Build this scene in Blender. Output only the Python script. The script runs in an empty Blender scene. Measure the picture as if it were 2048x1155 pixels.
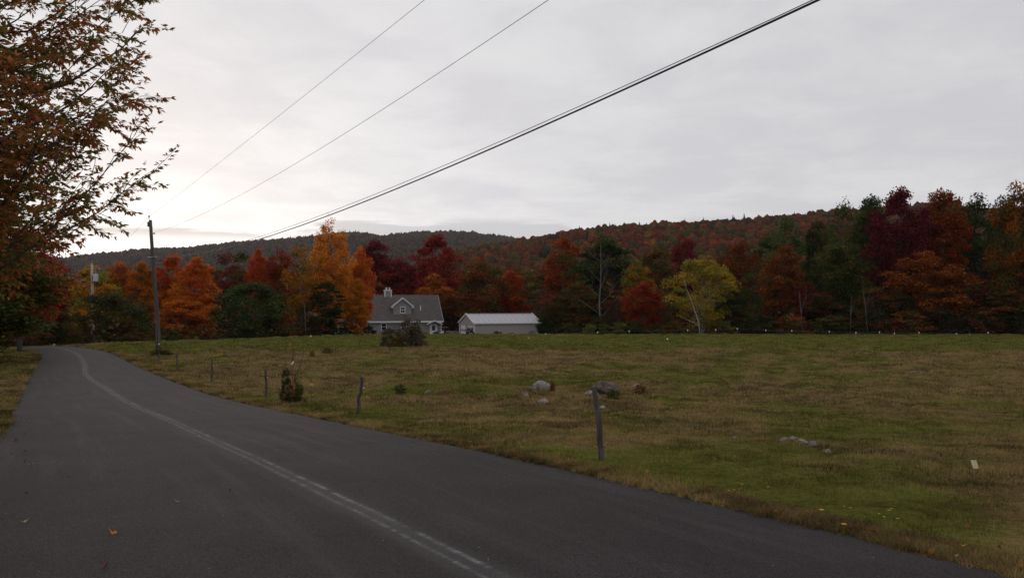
import bpy, math, random
import numpy as np
from mathutils import Vector, Matrix

random.seed(7)
RNG = np.random.default_rng(11)
scene = bpy.context.scene
COL = scene.collection
R = math.radians

# ------------------------------------------------------------------ camera
EYE = 1.58
FPX = 1600.0                      # focal length in pixels of the 2048 wide photograph
CX, CY = 1024.0, 577.5
PITCH = math.atan((610 - CY) / FPX)
cam_d = bpy.data.cameras.new('camera')
cam_d.sensor_width = 36
cam_d.lens = 36 * FPX / 2048
cam_d.clip_start = 0.05
cam_d.clip_end = 30000
cam = bpy.data.objects.new('camera', cam_d)
COL.objects.link(cam)
cam.location = (0, 0, EYE)
cam.rotation_euler = (R(90) + PITCH, 0, 0)
scene.camera = cam

# ------------------------------------------------------------------ sky, sun, exposure
SUN_AZ, SUN_EL = R(-24), R(11)     # azimuth from +Y towards +X
SUN = Vector((math.sin(SUN_AZ) * math.cos(SUN_EL), math.cos(SUN_AZ) * math.cos(SUN_EL), math.sin(SUN_EL)))
world = bpy.data.worlds.new('World')
scene.world = world
world.use_nodes = True
wt = world.node_tree
wt.nodes.clear()


class NT:
    """short-hand for building node trees"""
    def __init__(self, tree):
        self.t = tree

    def n(self, typ, **kw):
        nd = self.t.nodes.new(typ)
        for k, v in kw.items():
            setattr(nd, k, v)
        return nd

    def put(self, sock, v):
        if isinstance(v, bpy.types.NodeSocket):
            self.t.links.new(v, sock)
        elif v is not None:
            if isinstance(v, (tuple, list)) and len(v) == 3 and sock.type == 'RGBA':
                v = (*v, 1)
            sock.default_value = v

    def math(self, op, a, b=None, c=None, clamp=False):
        nd = self.n('ShaderNodeMath', operation=op, use_clamp=clamp)
        for i, v in enumerate((a, b, c)):
            if v is not None:
                self.put(nd.inputs[i], v)
        return nd.outputs[0]

    def vmath(self, op, a, b=None):
        nd = self.n('ShaderNodeVectorMath', operation=op)
        self.put(nd.inputs[0], a)
        if b is not None:
            self.put(nd.inputs[3] if op == 'SCALE' else nd.inputs[1], b)
        return nd.outputs['Value'] if op in ('DOT_PRODUCT', 'LENGTH') else nd.outputs[0]

    def mix(self, f, a, b, mode='MIX'):
        nd = self.n('ShaderNodeMix', data_type='RGBA', blend_type=mode)
        self.put(nd.inputs[0], f)
        self.put(nd.inputs[6], a)
        self.put(nd.inputs[7], b)
        return nd.outputs[2]

    def ss(self, x, lo, hi, a=0.0, b=1.0):
        nd = self.n('ShaderNodeMapRange', interpolation_type='SMOOTHSTEP')
        self.put(nd.inputs[0], x)
        for i, v in enumerate((lo, hi, a, b)):
            nd.inputs[i + 1].default_value = v
        return nd.outputs[0]

    def noise(self, vec, scale, detail=4.0, rough=0.55, dist=0.0, out='Fac'):
        nd = self.n('ShaderNodeTexNoise')
        self.put(nd.inputs['Vector'], vec)
        nd.inputs['Scale'].default_value = scale
        nd.inputs['Detail'].default_value = detail
        nd.inputs['Roughness'].default_value = rough
        nd.inputs['Distortion'].default_value = dist
        return nd.outputs[out]

    def comb(self, x, y, z):
        nd = self.n('ShaderNodeCombineXYZ')
        for i, v in enumerate((x, y, z)):
            self.put(nd.inputs[i], v)
        return nd.outputs[0]

    def sep(self, v):
        nd = self.n('ShaderNodeSeparateXYZ')
        self.put(nd.inputs[0], v)
        return nd.outputs

    def attr(self, name, typ='GEOMETRY'):
        return self.n('ShaderNodeAttribute', attribute_name=name, attribute_type=typ)


w = NT(wt)
direc = w.n('ShaderNodeTexCoord').outputs['Generated']
dx, dy, dz = w.sep(direc)
dzp = w.math('MAXIMUM', dz, 0.0)
den = w.math('ADD', dzp, 0.09)
px_ = w.math('DIVIDE', dx, den)
py_ = w.math('DIVIDE', dy, den)
plane = w.comb(px_, w.math('MULTIPLY', py_, 1.0), 0.0)
n1 = w.noise(plane, 0.55, 5.0, 0.55, 0.6)
n2 = w.noise(plane, 1.9, 5.0, 0.6, 0.4)
cloud = w.math('ADD', w.math('MULTIPLY', n1, 0.55), w.math('MULTIPLY', n2, 0.45))
cloud = w.ss(cloud, 0.40, 0.61)
base = w.mix(cloud, (0.645, 0.634, 0.668), (0.750, 0.740, 0.756))
sd = w.math('MAXIMUM', w.vmath('DOT_PRODUCT', direc, tuple(SUN)), 0.0)
hd = w.math('MAXIMUM', w.vmath('DOT_PRODUCT', w.vmath('NORMALIZE', w.comb(dx, dy, 0.0)), (math.sin(SUN_AZ), math.cos(SUN_AZ), 0.0)), 0.0)
g1 = w.math('MULTIPLY', w.math('MULTIPLY', w.math('POWER', hd, 16.0), w.math('EXPONENT', w.math('MULTIPLY', dzp, -8.5))), 0.92)
g2 = w.math('MULTIPLY', w.math('POWER', sd, 5.0), 0.10)
hz = w.math('MULTIPLY', w.math('EXPONENT', w.math('MULTIPLY', dzp, -9.0)), 0.10)
gain = w.math('ADD', w.math('ADD', g1, g2), w.math('ADD', hz, 0.97))
lit = w.mix(1.0, base, w.comb(gain, w.math('MULTIPLY', gain, 0.995), w.math('MULTIPLY', gain, 0.985)), 'MULTIPLY')
# a few long low banks of stratus near the horizon
azv = w.comb(w.math('MULTIPLY', dx, 2.3), w.math('MULTIPLY', dy, 2.3), w.math('MULTIPLY', dz, 17.0))
bank = w.noise(azv, 1.9, 6.0, 0.5, 0.35)
bank = w.ss(bank, 0.50, 0.56)
band = w.math('MULTIPLY', w.ss(dz, 0.074, 0.086), w.ss(dz, 0.098, 0.112, 1.0, 0.0))
bank = w.math('MULTIPLY', w.math('MULTIPLY', bank, band), 0.85)
lit = w.mix(bank, lit, (0.60, 0.595, 0.64))
sky = w.n('ShaderNodeTexSky', sky_type='NISHITA', sun_disc=False)
sky.sun_elevation = SUN_EL
sky.sun_rotation = SUN_AZ
skyc = w.mix(1.0, sky.outputs[0], (0.10, 0.10, 0.10), 'MULTIPLY')
final = w.mix(0.05, lit, skyc)
bg = w.n('ShaderNodeBackground')
w.put(bg.inputs[0], final)
bg.inputs[1].default_value = 1.0
wo = w.n('ShaderNodeOutputWorld')
wt.links.new(bg.outputs[0], wo.inputs[0])

sun_d = bpy.data.lights.new('sun', 'SUN')
sun_d.energy = 0.9
sun_d.angle = R(18)
sun_d.color = (1.0, 0.93, 0.84)
sun_o = bpy.data.objects.new('sun', sun_d)
COL.objects.link(sun_o)
sun_o.rotation_euler = SUN.to_track_quat('Z', 'Y').to_euler()
sun_o.location = (-60, 120, 60)

vs = scene.view_settings
vs.view_transform = 'Standard'
vs.look = 'None'
vs.exposure = 0.0
vs.gamma = 1.0
vs.use_curve_mapping = False
scene.cycles.max_bounces = 4
scene.cycles.use_denoising = True
scene.cycles.denoiser = 'OPENIMAGEDENOISE'
scene.cycles.denoising_input_passes = 'RGB_ALBEDO_NORMAL'
scene.cycles.denoising_prefilter = 'NONE'
scene.cycles.transparent_max_bounces = 4
scene.cycles.volume_bounces = 0

# ------------------------------------------------------------------ noise and terrain functions


def _hash(ix, iy, seed):
    h = (ix * 374761393 + iy * 668265263 + seed * 1442695041) & 0xffffffff
    h = ((h ^ (h >> 13)) * 1274126177) & 0xffffffff
    h = h ^ (h >> 16)
    return (h & 0xffffff) / float(0xffffff)


def vnoise(x, y, seed=0):
    x = np.asarray(x, float)
    y = np.asarray(y, float)
    ix = np.floor(x).astype(np.int64)
    iy = np.floor(y).astype(np.int64)
    fx = x - ix
    fy = y - iy
    fx = fx * fx * (3 - 2 * fx)
    fy = fy * fy * (3 - 2 * fy)
    a = _hash(ix, iy, seed)
    b = _hash(ix + 1, iy, seed)
    c = _hash(ix, iy + 1, seed)
    d = _hash(ix + 1, iy + 1, seed)
    return (a * (1 - fx) + b * fx) * (1 - fy) + (c * (1 - fx) + d * fx) * fy


def fbm(x, y, seed=0, octv=3):
    s = 0.0
    amp = 0.5
    tot = 0.0
    for k in range(octv):
        s = s + amp * vnoise(np.asarray(x) * 2 ** k + 17.3 * k, np.asarray(y) * 2 ** k - 9.1 * k, seed + k)
        tot += amp
        amp *= 0.5
    return s / tot


def sstep(x, a, b):
    t = np.clip((np.asarray(x, float) - a) / (b - a), 0, 1)
    return t * t * (3 - 2 * t)


# depth profile of the land, metres below eye level
_pd = np.array([-400, -40, 0, 4.5, 7.5, 10, 14, 19, 23, 27, 31, 36, 43, 50, 63, 72, 85, 100, 400])
_pz = np.array([-1.4, -1.5, -1.58, -1.70, -1.83, -1.96, -2.26, -2.62, -2.85, -3.02, -3.10, -3.14, -3.10, -3.03, -3.00, -3.13, -3.40, -3.66, -3.66])
_dd = np.linspace(-60, 140, 1601)
_zz = np.interp(_dd, _pd, _pz)
_k = np.hanning(33)
_k /= _k.sum()
_zz = np.convolve(np.pad(_zz, 16, mode='edge'), _k, mode='valid')


def prof(Y):
    return np.interp(Y, _dd, _zz)


def field_end(X, Y):
    u = np.asarray(X) / np.maximum(np.asarray(Y, float), 1.0)
    return np.interp(u, [-0.60, -0.50, -0.39, -0.265, -0.17, 2], [64, 65, 72, 86, 100, 100])


def gz(X, Y):
    """world height of the smooth land"""
    X = np.asarray(X, float)
    Y = np.asarray(Y, float)
    b = field_end(X, Y)
    z = prof(np.minimum(Y, b))
    t = sstep(Y, b, b + 24)
    z = z * (1 - t) + (-5.3) * t
    z = z - 0.75 * sstep(-X, 30, 44) * sstep(Y, 55, 66) * (1 - t)
    return z + EYE


def ray(x, y):
    d = Vector(((x - CX) / FPX, 1.0, -(y - CY) / FPX))
    c, s = math.cos(PITCH), math.sin(PITCH)
    return Vector((d.x, d.y * c - d.z * s, d.y * s + d.z * c))


def at(x, y, d):
    r_ = ray(x, y)
    return Vector((0, 0, EYE)) + r_ * (d / r_.y)


def gpt(x, y):
    """where the sight line through a photo point meets the land"""
    r_ = ray(x, y)
    ds = np.geomspace(2.5, 400, 6000)
    zs = EYE + r_.z / r_.y * ds
    g = gz(r_.x / r_.y * ds, ds)
    i = int(np.argmax(zs < g))
    d = ds[i]
    return Vector((r_.x / r_.y * d, d, float(gz(r_.x / r_.y * d, d))))


# ------------------------------------------------------------------ the road's course
_rp = [(2017, 1153), (1875, 1118), (1700, 1080), (1558, 1042), (1400, 1004), (1200, 957), (1000, 912), (853, 881),
       (708, 852), (625, 834), (500, 809), (411, 785), (354, 764), (288, 737), (247, 717), (222, 705)]
_re = [gpt(*p) for p in _rp]
_re = [(p.x, p.y) for p in _re]
d0 = np.array(_re[0]) - np.array(_re[3])
d0 /= np.linalg.norm(d0)
_re = [tuple(np.array(_re[0]) + d0 * k) for k in (70, 40, 20, 8)] + _re
_re += [(-28.6, 55.0), (-32.6, 59.2), (-38.5, 62.2), (-46, 64.0), (-56, 65.0), (-75, 66.0)]
_re = np.array(_re)


def resample(P, step):
    P = np.asarray(P, float)
    s = np.r_[0, np.cumsum(np.linalg.norm(np.diff(P, axis=0), axis=1))]
    q = np.arange(0, s[-1], step)
    return np.c_[np.interp(q, s, P[:, 0]), np.interp(q, s, P[:, 1])]


RE = resample(_re, 0.25)
_kk = np.hanning(29)
_kk /= _kk.sum()
RE = np.c_[np.convolve(np.pad(RE[:, 0], 14, mode='edge'), _kk, mode='valid'), np.convolve(np.pad(RE[:, 1], 14, mode='edge'), _kk, mode='valid')]
RE = RE[8:-8]
RT = np.gradient(RE, axis=0)
RT /= np.linalg.norm(RT, axis=1)[:, None]
RN = np.c_[-RT[:, 1], RT[:, 0]]            # to the road's inside (left of travel)
RS = np.r_[0, np.cumsum(np.linalg.norm(np.diff(RE, axis=0), axis=1))]
RWID = np.interp(RE[:, 1], [-60, 13, 24, 34, 46, 53, 60], [6.2, 6.1, 5.75, 5.2, 4.2, 3.7, 3.9])


def road_coord(X, Y):
    """lateral distance from the right road edge (positive = onto the road), width there and arc position"""
    X = np.asarray(X, float).ravel()
    Y = np.asarray(Y, float).ravel()
    lat = np.full(X.shape, -99.0)
    wid = np.full(X.shape, 5.0)
    arc = np.zeros(X.shape)
    sel = np.where((Y < 80) & (Y > -60) & (np.abs(X) < 90))[0]
    C = RE[::3]
    for a in range(0, len(sel), 20000):
        q = sel[a:a + 20000]
        d2 = (X[q, None] - C[None, :, 0]) ** 2 + (Y[q, None] - C[None, :, 1]) ** 2
        i = np.argmin(d2, axis=1) * 3
        v = np.c_[X[q] - RE[i, 0], Y[q] - RE[i, 1]]
        lat[q] = np.sum(v * RN[i], axis=1)
        wid[q] = RWID[i]
        arc[q] = RS[i] + np.sum(v * RT[i], axis=1)
    return lat, wid, arc


def off_road(lat, wid):
    """metres outside the asphalt, negative on it"""
    return np.maximum(-lat, lat - wid)


def hummock(X, Y):
    a = (fbm(X * 0.9, Y * 0.9, 3, 3) - 0.5) * 0.22 + (fbm(X * 3.1, Y * 3.1, 8, 2) - 0.5) * 0.10
    b = (fbm(X * 0.13, Y * 0.13, 21, 2) - 0.5) * 0.35
    return a * (0.6 + 0.8 * sstep(Y, 12, 26)) + b * sstep(Y, 8, 30) * (1 - sstep(Y, 75, 95))


def ground_full(X, Y, rc=None):
    lat, wid, arc = rc if rc is not None else road_coord(X, Y)
    o = off_road(lat, wid)
    z = gz(X, Y).ravel()
    z = z + hummock(np.asarray(X).ravel(), np.asarray(Y).ravel()) * sstep(o, 0.15, 2.5)
    z = z - 0.10 * (1 - sstep(o, -0.30, 0.02)) + 0.035 * sstep(o, 0.0, 0.25)
    return z


def brownness(X, Y, lat=None):
    X = np.asarray(X, float)
    Y = np.asarray(Y, float)
    u = X / np.maximum(Y, 2)
    lo = 27 - 12 * sstep(u, -0.05, 0.30)
    bandm = sstep(Y, lo - 6, lo + 5) * (1 - sstep(Y, 44, 60))
    n = fbm(X * 0.16, Y * 0.13, 41, 4)
    n2 = fbm(X * 0.9, Y * 0.9, 52, 3)
    v = 0.30 + 0.48 * bandm + (n - 0.5) * 2.4 + (n2 - 0.5) * 1.5
    v = v - 0.55 * sstep(Y, 50, 62) + 0.06 * (1 - sstep(Y, 9, 15))
    v = v + 0.30 * sstep(Y, 0.93 * field_end(X, Y), field_end(X, Y)) * (n > 0.35)
    v = v - 0.55 * sstep(-u, 0.52, 0.62)
    return np.clip(v, 0, 1)


# ------------------------------------------------------------------ mesh helpers
def mesh_np(name, V, F, attrs=None, smooth=False, mats=()):
    """V (n,3); F list of (k,m) int arrays, one array for each polygon size; attrs: name -> (domain, type, array)"""
    me = bpy.data.meshes.new(name)
    V = np.ascontiguousarray(V, np.float32)
    if isinstance(F, np.ndarray):
        F = [F]
    F = [np.asarray(f, np.int32) for f in F if len(f)]
    me.vertices.add(len(V))
    me.vertices.foreach_set('co', V.ravel())
    nl = sum(f.size for f in F)
    npoly = sum(len(f) for f in F)
    me.loops.add(nl)
    me.loops.foreach_set('vertex_index', np.concatenate([f.ravel() for f in F]))
    me.polygons.add(npoly)
    sizes = np.concatenate([np.full(len(f), f.shape[1], np.int32) for f in F])
    starts = np.r_[0, np.cumsum(sizes)[:-1]].astype(np.int32)
    me.polygons.foreach_set('loop_start', starts)
    me.update(calc_edges=True)
    if smooth:
        me.polygons.foreach_set('use_smooth', np.ones(npoly, bool))
    for k, (dom, typ, arr) in (attrs or {}).items():
        a = me.attributes.new(k, typ, dom)
        if typ == 'FLOAT':
            a.data.foreach_set('value', np.ascontiguousarray(arr, np.float32).ravel())
        elif typ == 'FLOAT_COLOR':
            a.data.foreach_set('color', np.ascontiguousarray(arr, np.float32).ravel())
    for m in mats:
        me.materials.append(m)
    me.validate(clean_customdata=False)
    return me


def link(name, me, parent=None, loc=None):
    o = bpy.data.objects.new(name, me)
    COL.objects.link(o)
    if parent is not None:
        o.parent = parent
    if loc is not None:
        o.location = loc
    return o


def tag(o, label=None, cat=None, group=None, kind=None):
    if label:
        o['label'] = label
    if cat:
        o['category'] = cat
    if group:
        o['group'] = group
    if kind:
        o['kind'] = kind
    return o


def empty(name, loc, rz=0.0, label=None, cat=None, group=None):
    o = bpy.data.objects.new(name, None)
    COL.objects.link(o)
    o.location = loc
    o.rotation_euler = (0, 0, rz)
    o.empty_display_size = 0.2
    return tag(o, label, cat, group)


class MB:
    """collects simple solids and builds them as one mesh"""
    def __init__(self):
        self.v = []
        self.f = []

    def add(self, vs_, fs_):
        k = len(self.v)
        self.v += [tuple(p) for p in vs_]
        self.f += [tuple(i + k for i in f) for f in fs_]
        return self

    def box(self, a, b):
        (x0, y0, z0), (x1, y1, z1) = a, b
        return self.add([(x0, y0, z0), (x1, y0, z0), (x1, y1, z0), (x0, y1, z0), (x0, y0, z1), (x1, y0, z1), (x1, y1, z1), (x0, y1, z1)],
                        [(3, 2, 1, 0), (4, 5, 6, 7), (0, 1, 5, 4), (1, 2, 6, 5), (2, 3, 7, 6), (3, 0, 4, 7)])

    def prism(self, pts, vec):
        """closed solid from a planar outline swept along vec"""
        n = len(pts)
        v = [Vector(p) for p in pts]
        q = [p + Vector(vec) for p in v]
        fs_ = [tuple(range(n))[::-1], tuple(range(n, 2 * n))]
        fs_ += [(i, (i + 1) % n, n + (i + 1) % n, n + i) for i in range(n)]
        return self.add(v + q, fs_)

    def tube(self, pts, rad, sides=8, cap=True, jitter=0.0, rnd=None):
        pts = [Vector(p) for p in pts]
        if not isinstance(rad, (list, tuple, np.ndarray)):
            rad = [rad] * len(pts)
        k0 = len(self.v)
        up = Vector((0.13, 0.97, 0.2)).normalized()
        for i, p in enumerate(pts):
            t = (pts[min(i + 1, len(pts) - 1)] - pts[max(i - 1, 0)])
            t = t.normalized() if t.length > 1e-9 else Vector((0, 0, 1))
            a = t.cross(up)
            if a.length < 0.05:
                a = t.cross(Vector((1, 0, 0)))
            a.normalize()
            b = t.cross(a)
            for j in range(sides):
                an = 2 * math.pi * j / sides
                rr = rad[i] * (1 + (rnd.uniform(-jitter, jitter) if rnd else 0))
                self.v.append(tuple(p + a * math.cos(an) * rr + b * math.sin(an) * rr))
        for i in range(len(pts) - 1):
            for j in range(sides):
                a0 = k0 + i * sides + j
                a1 = k0 + i * sides + (j + 1) % sides
                self.f.append((a0, a1, a1 + sides, a0 + sides))
        if cap:
            self.f.append(tuple(k0 + j for j in range(sides))[::-1])
            e = k0 + (len(pts) - 1) * sides
            self.f.append(tuple(e + j for j in range(sides)))
        return self

    def mesh(self, name, mat, smooth=False):
        me = bpy.data.meshes.new(name)
        me.from_pydata(self.v, [], self.f)
        me.update()
        if smooth:
            me.polygons.foreach_set('use_smooth', np.ones(len(me.polygons), bool))
        me.materials.append(mat)
        return me

    def build(self, name, mat, parent=None, loc=None, smooth=False):
        return link(name, self.mesh(name, mat, smooth), parent, loc)


# ------------------------------------------------------------------ materials
MATS = {}


def new_mat(name):
    m = bpy.data.materials.new(name)
    m.use_nodes = True
    m.node_tree.nodes.clear()
    t = NT(m.node_tree)
    out = t.n('ShaderNodeOutputMaterial')
    MATS[name] = m
    return m, t, out


def principled(t, out, col, rough=0.8, bump=None, metal=0.0, spec=0.3):
    b = t.n('ShaderNodeBsdfPrincipled')
    t.put(b.inputs['Base Color'], col)
    t.put(b.inputs['Roughness'], rough)
    t.put(b.inputs['Metallic'], metal)
    t.put(b.inputs['Specular IOR Level'], spec)
    if bump is not None:
        bn = t.n('ShaderNodeBump')
        bn.inputs['Strength'].default_value = bump[1]
        bn.inputs['Distance'].default_value = bump[2]
        t.put(bn.inputs['Height'], bump[0])
        t.put(b.inputs['Normal'], bn.outputs[0])
    t.t.links.new(b.outputs[0], out.inputs[0])
    return b


def plain(name, col, var=0.18, scale=6.0, rough=0.8, bump=0.15, metal=0.0, stretch=(1, 1, 1), spec=0.3):
    m, t, out = new_mat(name)
    co = t.n('ShaderNodeTexCoord').outputs['Object']
    co = t.vmath('MULTIPLY', co, stretch)
    n = t.noise(co, scale, 5.0, 0.6)
    f = t.ss(n, 0.25, 0.75, 1 - var, 1 + var)
    c = t.mix(1.0, col, t.comb(f, f, f), 'MULTIPLY')
    principled(t, out, c, rough, (n, bump, 0.02), metal, spec)
    return m


def leaf_mat(name, transl=0.24, gloss=0.04):
    """foliage: object colour and a second tint chosen by clump, varied leaf by leaf"""
    m, t, out = new_mat(name)
    a = t.n('ShaderNodeObjectInfo').outputs['Color']
    b = t.attr('tint2', 'OBJECT').outputs['Color']
    cl = t.attr('clump').outputs['Fac']
    lv = t.attr('leafv').outputs['Fac']
    c = t.mix(t.ss(t.math('ADD', t.math('MULTIPLY', cl, 0.8), t.math('MULTIPLY', lv, 0.2)), 0.42, 0.72), a, b)
    f = t.math('ADD', t.math('MULTIPLY', lv, 0.85), 0.56)
    c = t.mix(1.0, c, t.comb(f, f, f), 'MULTIPLY')
    hs = t.n('ShaderNodeHueSaturation')
    t.put(hs.inputs['Hue'], t.math('ADD', t.math('MULTIPLY', t.math('FRACT', t.math('MULTIPLY', lv, 7.31)), 0.035), 0.483))
    t.put(hs.inputs['Color'], c)
    c = hs.outputs[0]
    d = t.n('ShaderNodeBsdfDiffuse')
    t.put(d.inputs[0], c)
    tr = t.n('ShaderNodeBsdfTranslucent')
    t.put(tr.inputs[0], c)
    mx = t.n('ShaderNodeMixShader')
    mx.inputs[0].default_value = transl
    t.t.links.new(d.outputs[0], mx.inputs[1])
    t.t.links.new(tr.outputs[0], mx.inputs[2])
    t.t.links.new(mx.outputs[0], out.inputs[0])
    return m


leaf = leaf_mat('leaf')
needle = leaf_mat('needle', 0.12)
leaf_thin = leaf_mat('leaf_thin', 0.52)

bark = plain('bark', (0.085, 0.068, 0.055), 0.45, 9.0, 0.95, 0.6, stretch=(1, 1, 0.25))
bark_grey = plain('bark_grey', (0.095, 0.085, 0.078), 0.35, 7.0, 0.95, 0.5, stretch=(1, 1, 0.3))
deadwood = plain('deadwood', (0.13, 0.122, 0.118), 0.3, 6.0, 0.9, 0.3, stretch=(1, 1, 0.3))
weathered = plain('weathered_wood', (0.080, 0.067, 0.064), 0.5, 16.0, 0.92, 0.7, stretch=(1, 1, 0.14))
polewood = plain('pole_wood', (0.085, 0.070, 0.066), 0.35, 9.0, 0.9, 0.4, stretch=(1, 1, 0.05))
polewood_pale = plain('pole_wood_pale', (0.34, 0.30, 0.27), 0.2, 9.0, 0.9, 0.4, stretch=(1, 1, 0.05))
white_plastic = plain('white_plastic', (0.72, 0.72, 0.70), 0.06, 20, 0.5, 0.0)
cream_plastic = plain('cream_plastic', (0.62, 0.60, 0.40), 0.10, 20, 0.5, 0.0)
yellow_plastic = plain('yellow_plastic', (0.60, 0.36, 0.03), 0.10, 20, 0.5, 0.0)
orange_band = plain('orange_band', (0.23, 0.085, 0.035), 0.2, 20, 0.6, 0.0)
rust = plain('rusty_iron', (0.12, 0.065, 0.04), 0.35, 30, 0.9, 0.3)
wire_m = plain('galvanised_wire', (0.16, 0.15, 0.14), 0.1, 30, 0.5, 0.0, metal=0.6)
cable_m = plain('black_cable', (0.025, 0.025, 0.028), 0.1, 20, 0.6, 0.0)
porcelain = plain('insulator_glaze', (0.30, 0.27, 0.25), 0.1, 10, 0.3, 0.0)
steel = plain('grey_steel', (0.42, 0.45, 0.47), 0.15, 12, 0.45, 0.05, metal=0.3)

m, t, out = new_mat('birch_bark')
co = t.n('ShaderNodeTexCoord').outputs['Object']
n = t.noise(t.vmath('MULTIPLY', co, (4, 4, 9)), 2.0, 5, 0.6)
principled(t, out, t.mix(t.ss(n, 0.56, 0.66), (0.36, 0.345, 0.32), (0.10, 0.085, 0.075)), 0.85)
birch_bark = m

# asphalt with the chalk-like double line
m, t, out = new_mat('asphalt')
geo = t.n('ShaderNodeNewGeometry').outputs['Position']
ch = t.attr('chalk').outputs['Fac']
arc = t.attr('arc').outputs['Fac']
lat_ = t.attr('lat').outputs['Fac']
n_f = t.noise(geo, 110.0, 2.0, 0.7)
n_m = t.noise(geo, 21.0, 4.0, 0.65)
n_l = t.noise(geo, 0.55, 4.0, 0.6)
base = t.mix(t.ss(n_f, 0.30, 0.72), (0.012, 0.0103, 0.0108), (0.066, 0.0565, 0.0575))
f = t.math('ADD', t.ss(n_m, 0.2, 0.8, 0.84, 1.14), t.ss(n_l, 0.3, 0.7, -0.13, 0.13))
base = t.mix(1.0, base, t.comb(f, f, f), 'MULTIPLY')
# pale worn wheel tracks
tr_n = t.noise(t.comb(t.math('MULTIPLY', lat_, 3.0), t.math('MULTIPLY', arc, 0.16), 0.0), 1.0, 4.0, 0.6)
base = t.mix(t.math('MULTIPLY', t.ss(tr_n, 0.48, 0.70), 0.20), base, (0.098, 0.086, 0.086))
vor = t.n('ShaderNodeTexVoronoi', feature='F1')
t.put(vor.inputs['Vector'], geo)
vor.inputs['Scale'].default_value = 13.0
sepc = t.n('ShaderNodeSeparateColor')
t.put(sepc.inputs[0], vor.outputs['Color'])
spk = t.math('MULTIPLY', t.ss(vor.outputs['Distance'], 0.03, 0.11, 1.0, 0.0), t.ss(sepc.outputs[0], 0.93, 0.97))
base = t.mix(t.math('MULTIPLY', spk, 0.7), base, (0.40, 0.39, 0.38))


def gauss(x, mu, sg):
    d_ = t.math('DIVIDE', t.math('SUBTRACT', x, mu), sg)
    return t.math('EXPONENT', t.math('MULTIPLY', t.math('MULTIPLY', d_, d_), -1.0))


wob = t.math('MULTIPLY', t.math('SUBTRACT', t.noise(t.comb(arc, 3.0, 0.0), 0.9, 2.0), 0.5), 0.05)
chw = t.math('ADD', ch, wob)
l1 = t.math('MULTIPLY', gauss(chw, 0.0, 0.021), t.ss(t.noise(t.comb(arc, 0.0, 0.0), 3.3, 5.0, 0.8), 0.38, 0.80))
l2 = t.math('MULTIPLY', gauss(chw, -0.125, 0.023), t.ss(t.noise(t.comb(arc, 8.0, 0.0), 2.7, 5.0, 0.8), 0.37, 0.80))
l3 = t.math('MULTIPLY', gauss(chw, -0.06, 0.13), 0.10)
brk = t.ss(t.noise(geo, 26.0, 3.0, 0.7), 0.30, 0.62, 0.25, 1.0)
msk = t.math('MULTIPLY', t.math('ADD', t.math('MULTIPLY', t.math('ADD', l1, l2), brk), l3), 0.46, clamp=True)
base = t.mix(msk, base, (0.56, 0.55, 0.55))
hgt = t.math('ADD', t.math('MULTIPLY', n_f, 0.6), t.math('MULTIPLY', n_m, 0.4))
principled(t, out, base, 0.96, (hgt, 0.7, 0.012), 0.0, 0.08)
asphalt = m

# soil and turf under the blades
m, t, out = new_mat('turf')
geo = t.n('ShaderNodeNewGeometry').outputs['Position']
br = t.attr('brown').outputs['Fac']
ed = t.attr('edge').outputs['Fac']
n_f = t.noise(geo, 14.0, 5.0, 0.7)
n_m = t.noise(geo, 2.1, 5.0, 0.65)
bb = t.math('ADD', br, t.math('ADD', t.math('MULTIPLY', t.math('SUBTRACT', n_m, 0.5), 0.9), t.math('MULTIPLY', t.math('SUBTRACT', n_f, 0.5), 0.5)))
c = t.mix(t.ss(bb, 0.25, 0.80), (0.092, 0.092, 0.022), (0.150, 0.104, 0.046))
fv = t.math('MULTIPLY', t.ss(n_f, 0.25, 0.75, 0.5, 1.4), t.ss(t.noise(geo, 0.8, 4.0, 0.65), 0.3, 0.7, 0.6, 1.3))
c = t.mix(1.0, c, t.comb(fv, fv, fv), 'MULTIPLY')
c = t.mix(t.ss(t.math('ADD', ed, t.math('MULTIPLY', t.math('SUBTRACT', n_m, 0.5), 0.8)), 0.4, 0.7), c, (0.105, 0.062, 0.035))
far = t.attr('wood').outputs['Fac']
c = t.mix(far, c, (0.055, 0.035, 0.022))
principled(t, out, c, 0.95, (t.math('ADD', n_f, n_m), 0.8, 0.06), 0.0, 0.0)
turf = m

m, t, out = new_mat('grass_blade')
br = t.attr('brown').outputs['Fac']
lv = t.attr('leafv').outputs['Fac']
c = t.mix(t.ss(t.math('ADD', br, t.math('MULTIPLY', t.math('SUBTRACT', lv, 0.5), 0.9)), 0.25, 0.80), (0.138, 0.134, 0.030), (0.222, 0.155, 0.068))
f = t.math('ADD', t.math('MULTIPLY', t.math('FRACT', t.math('MULTIPLY', lv, 13.7)), 0.7), t.ss(t.attr('lum').outputs['Fac'], 0.32, 0.66, 0.10, 1.10))
c = t.mix(1.0, c, t.comb(f, f, f), 'MULTIPLY')
d = t.n('ShaderNodeBsdfDiffuse')
t.put(d.inputs[0], c)
tr = t.n('ShaderNodeBsdfTranslucent')
t.put(tr.inputs[0], c)
mx = t.n('ShaderNodeMixShader')
mx.inputs[0].default_value = 0.25
t.t.links.new(d.outputs[0], mx.inputs[1])
t.t.links.new(tr.outputs[0], mx.inputs[2])
t.t.links.new(mx.outputs[0], out.inputs[0])
grass_blade = m

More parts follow.
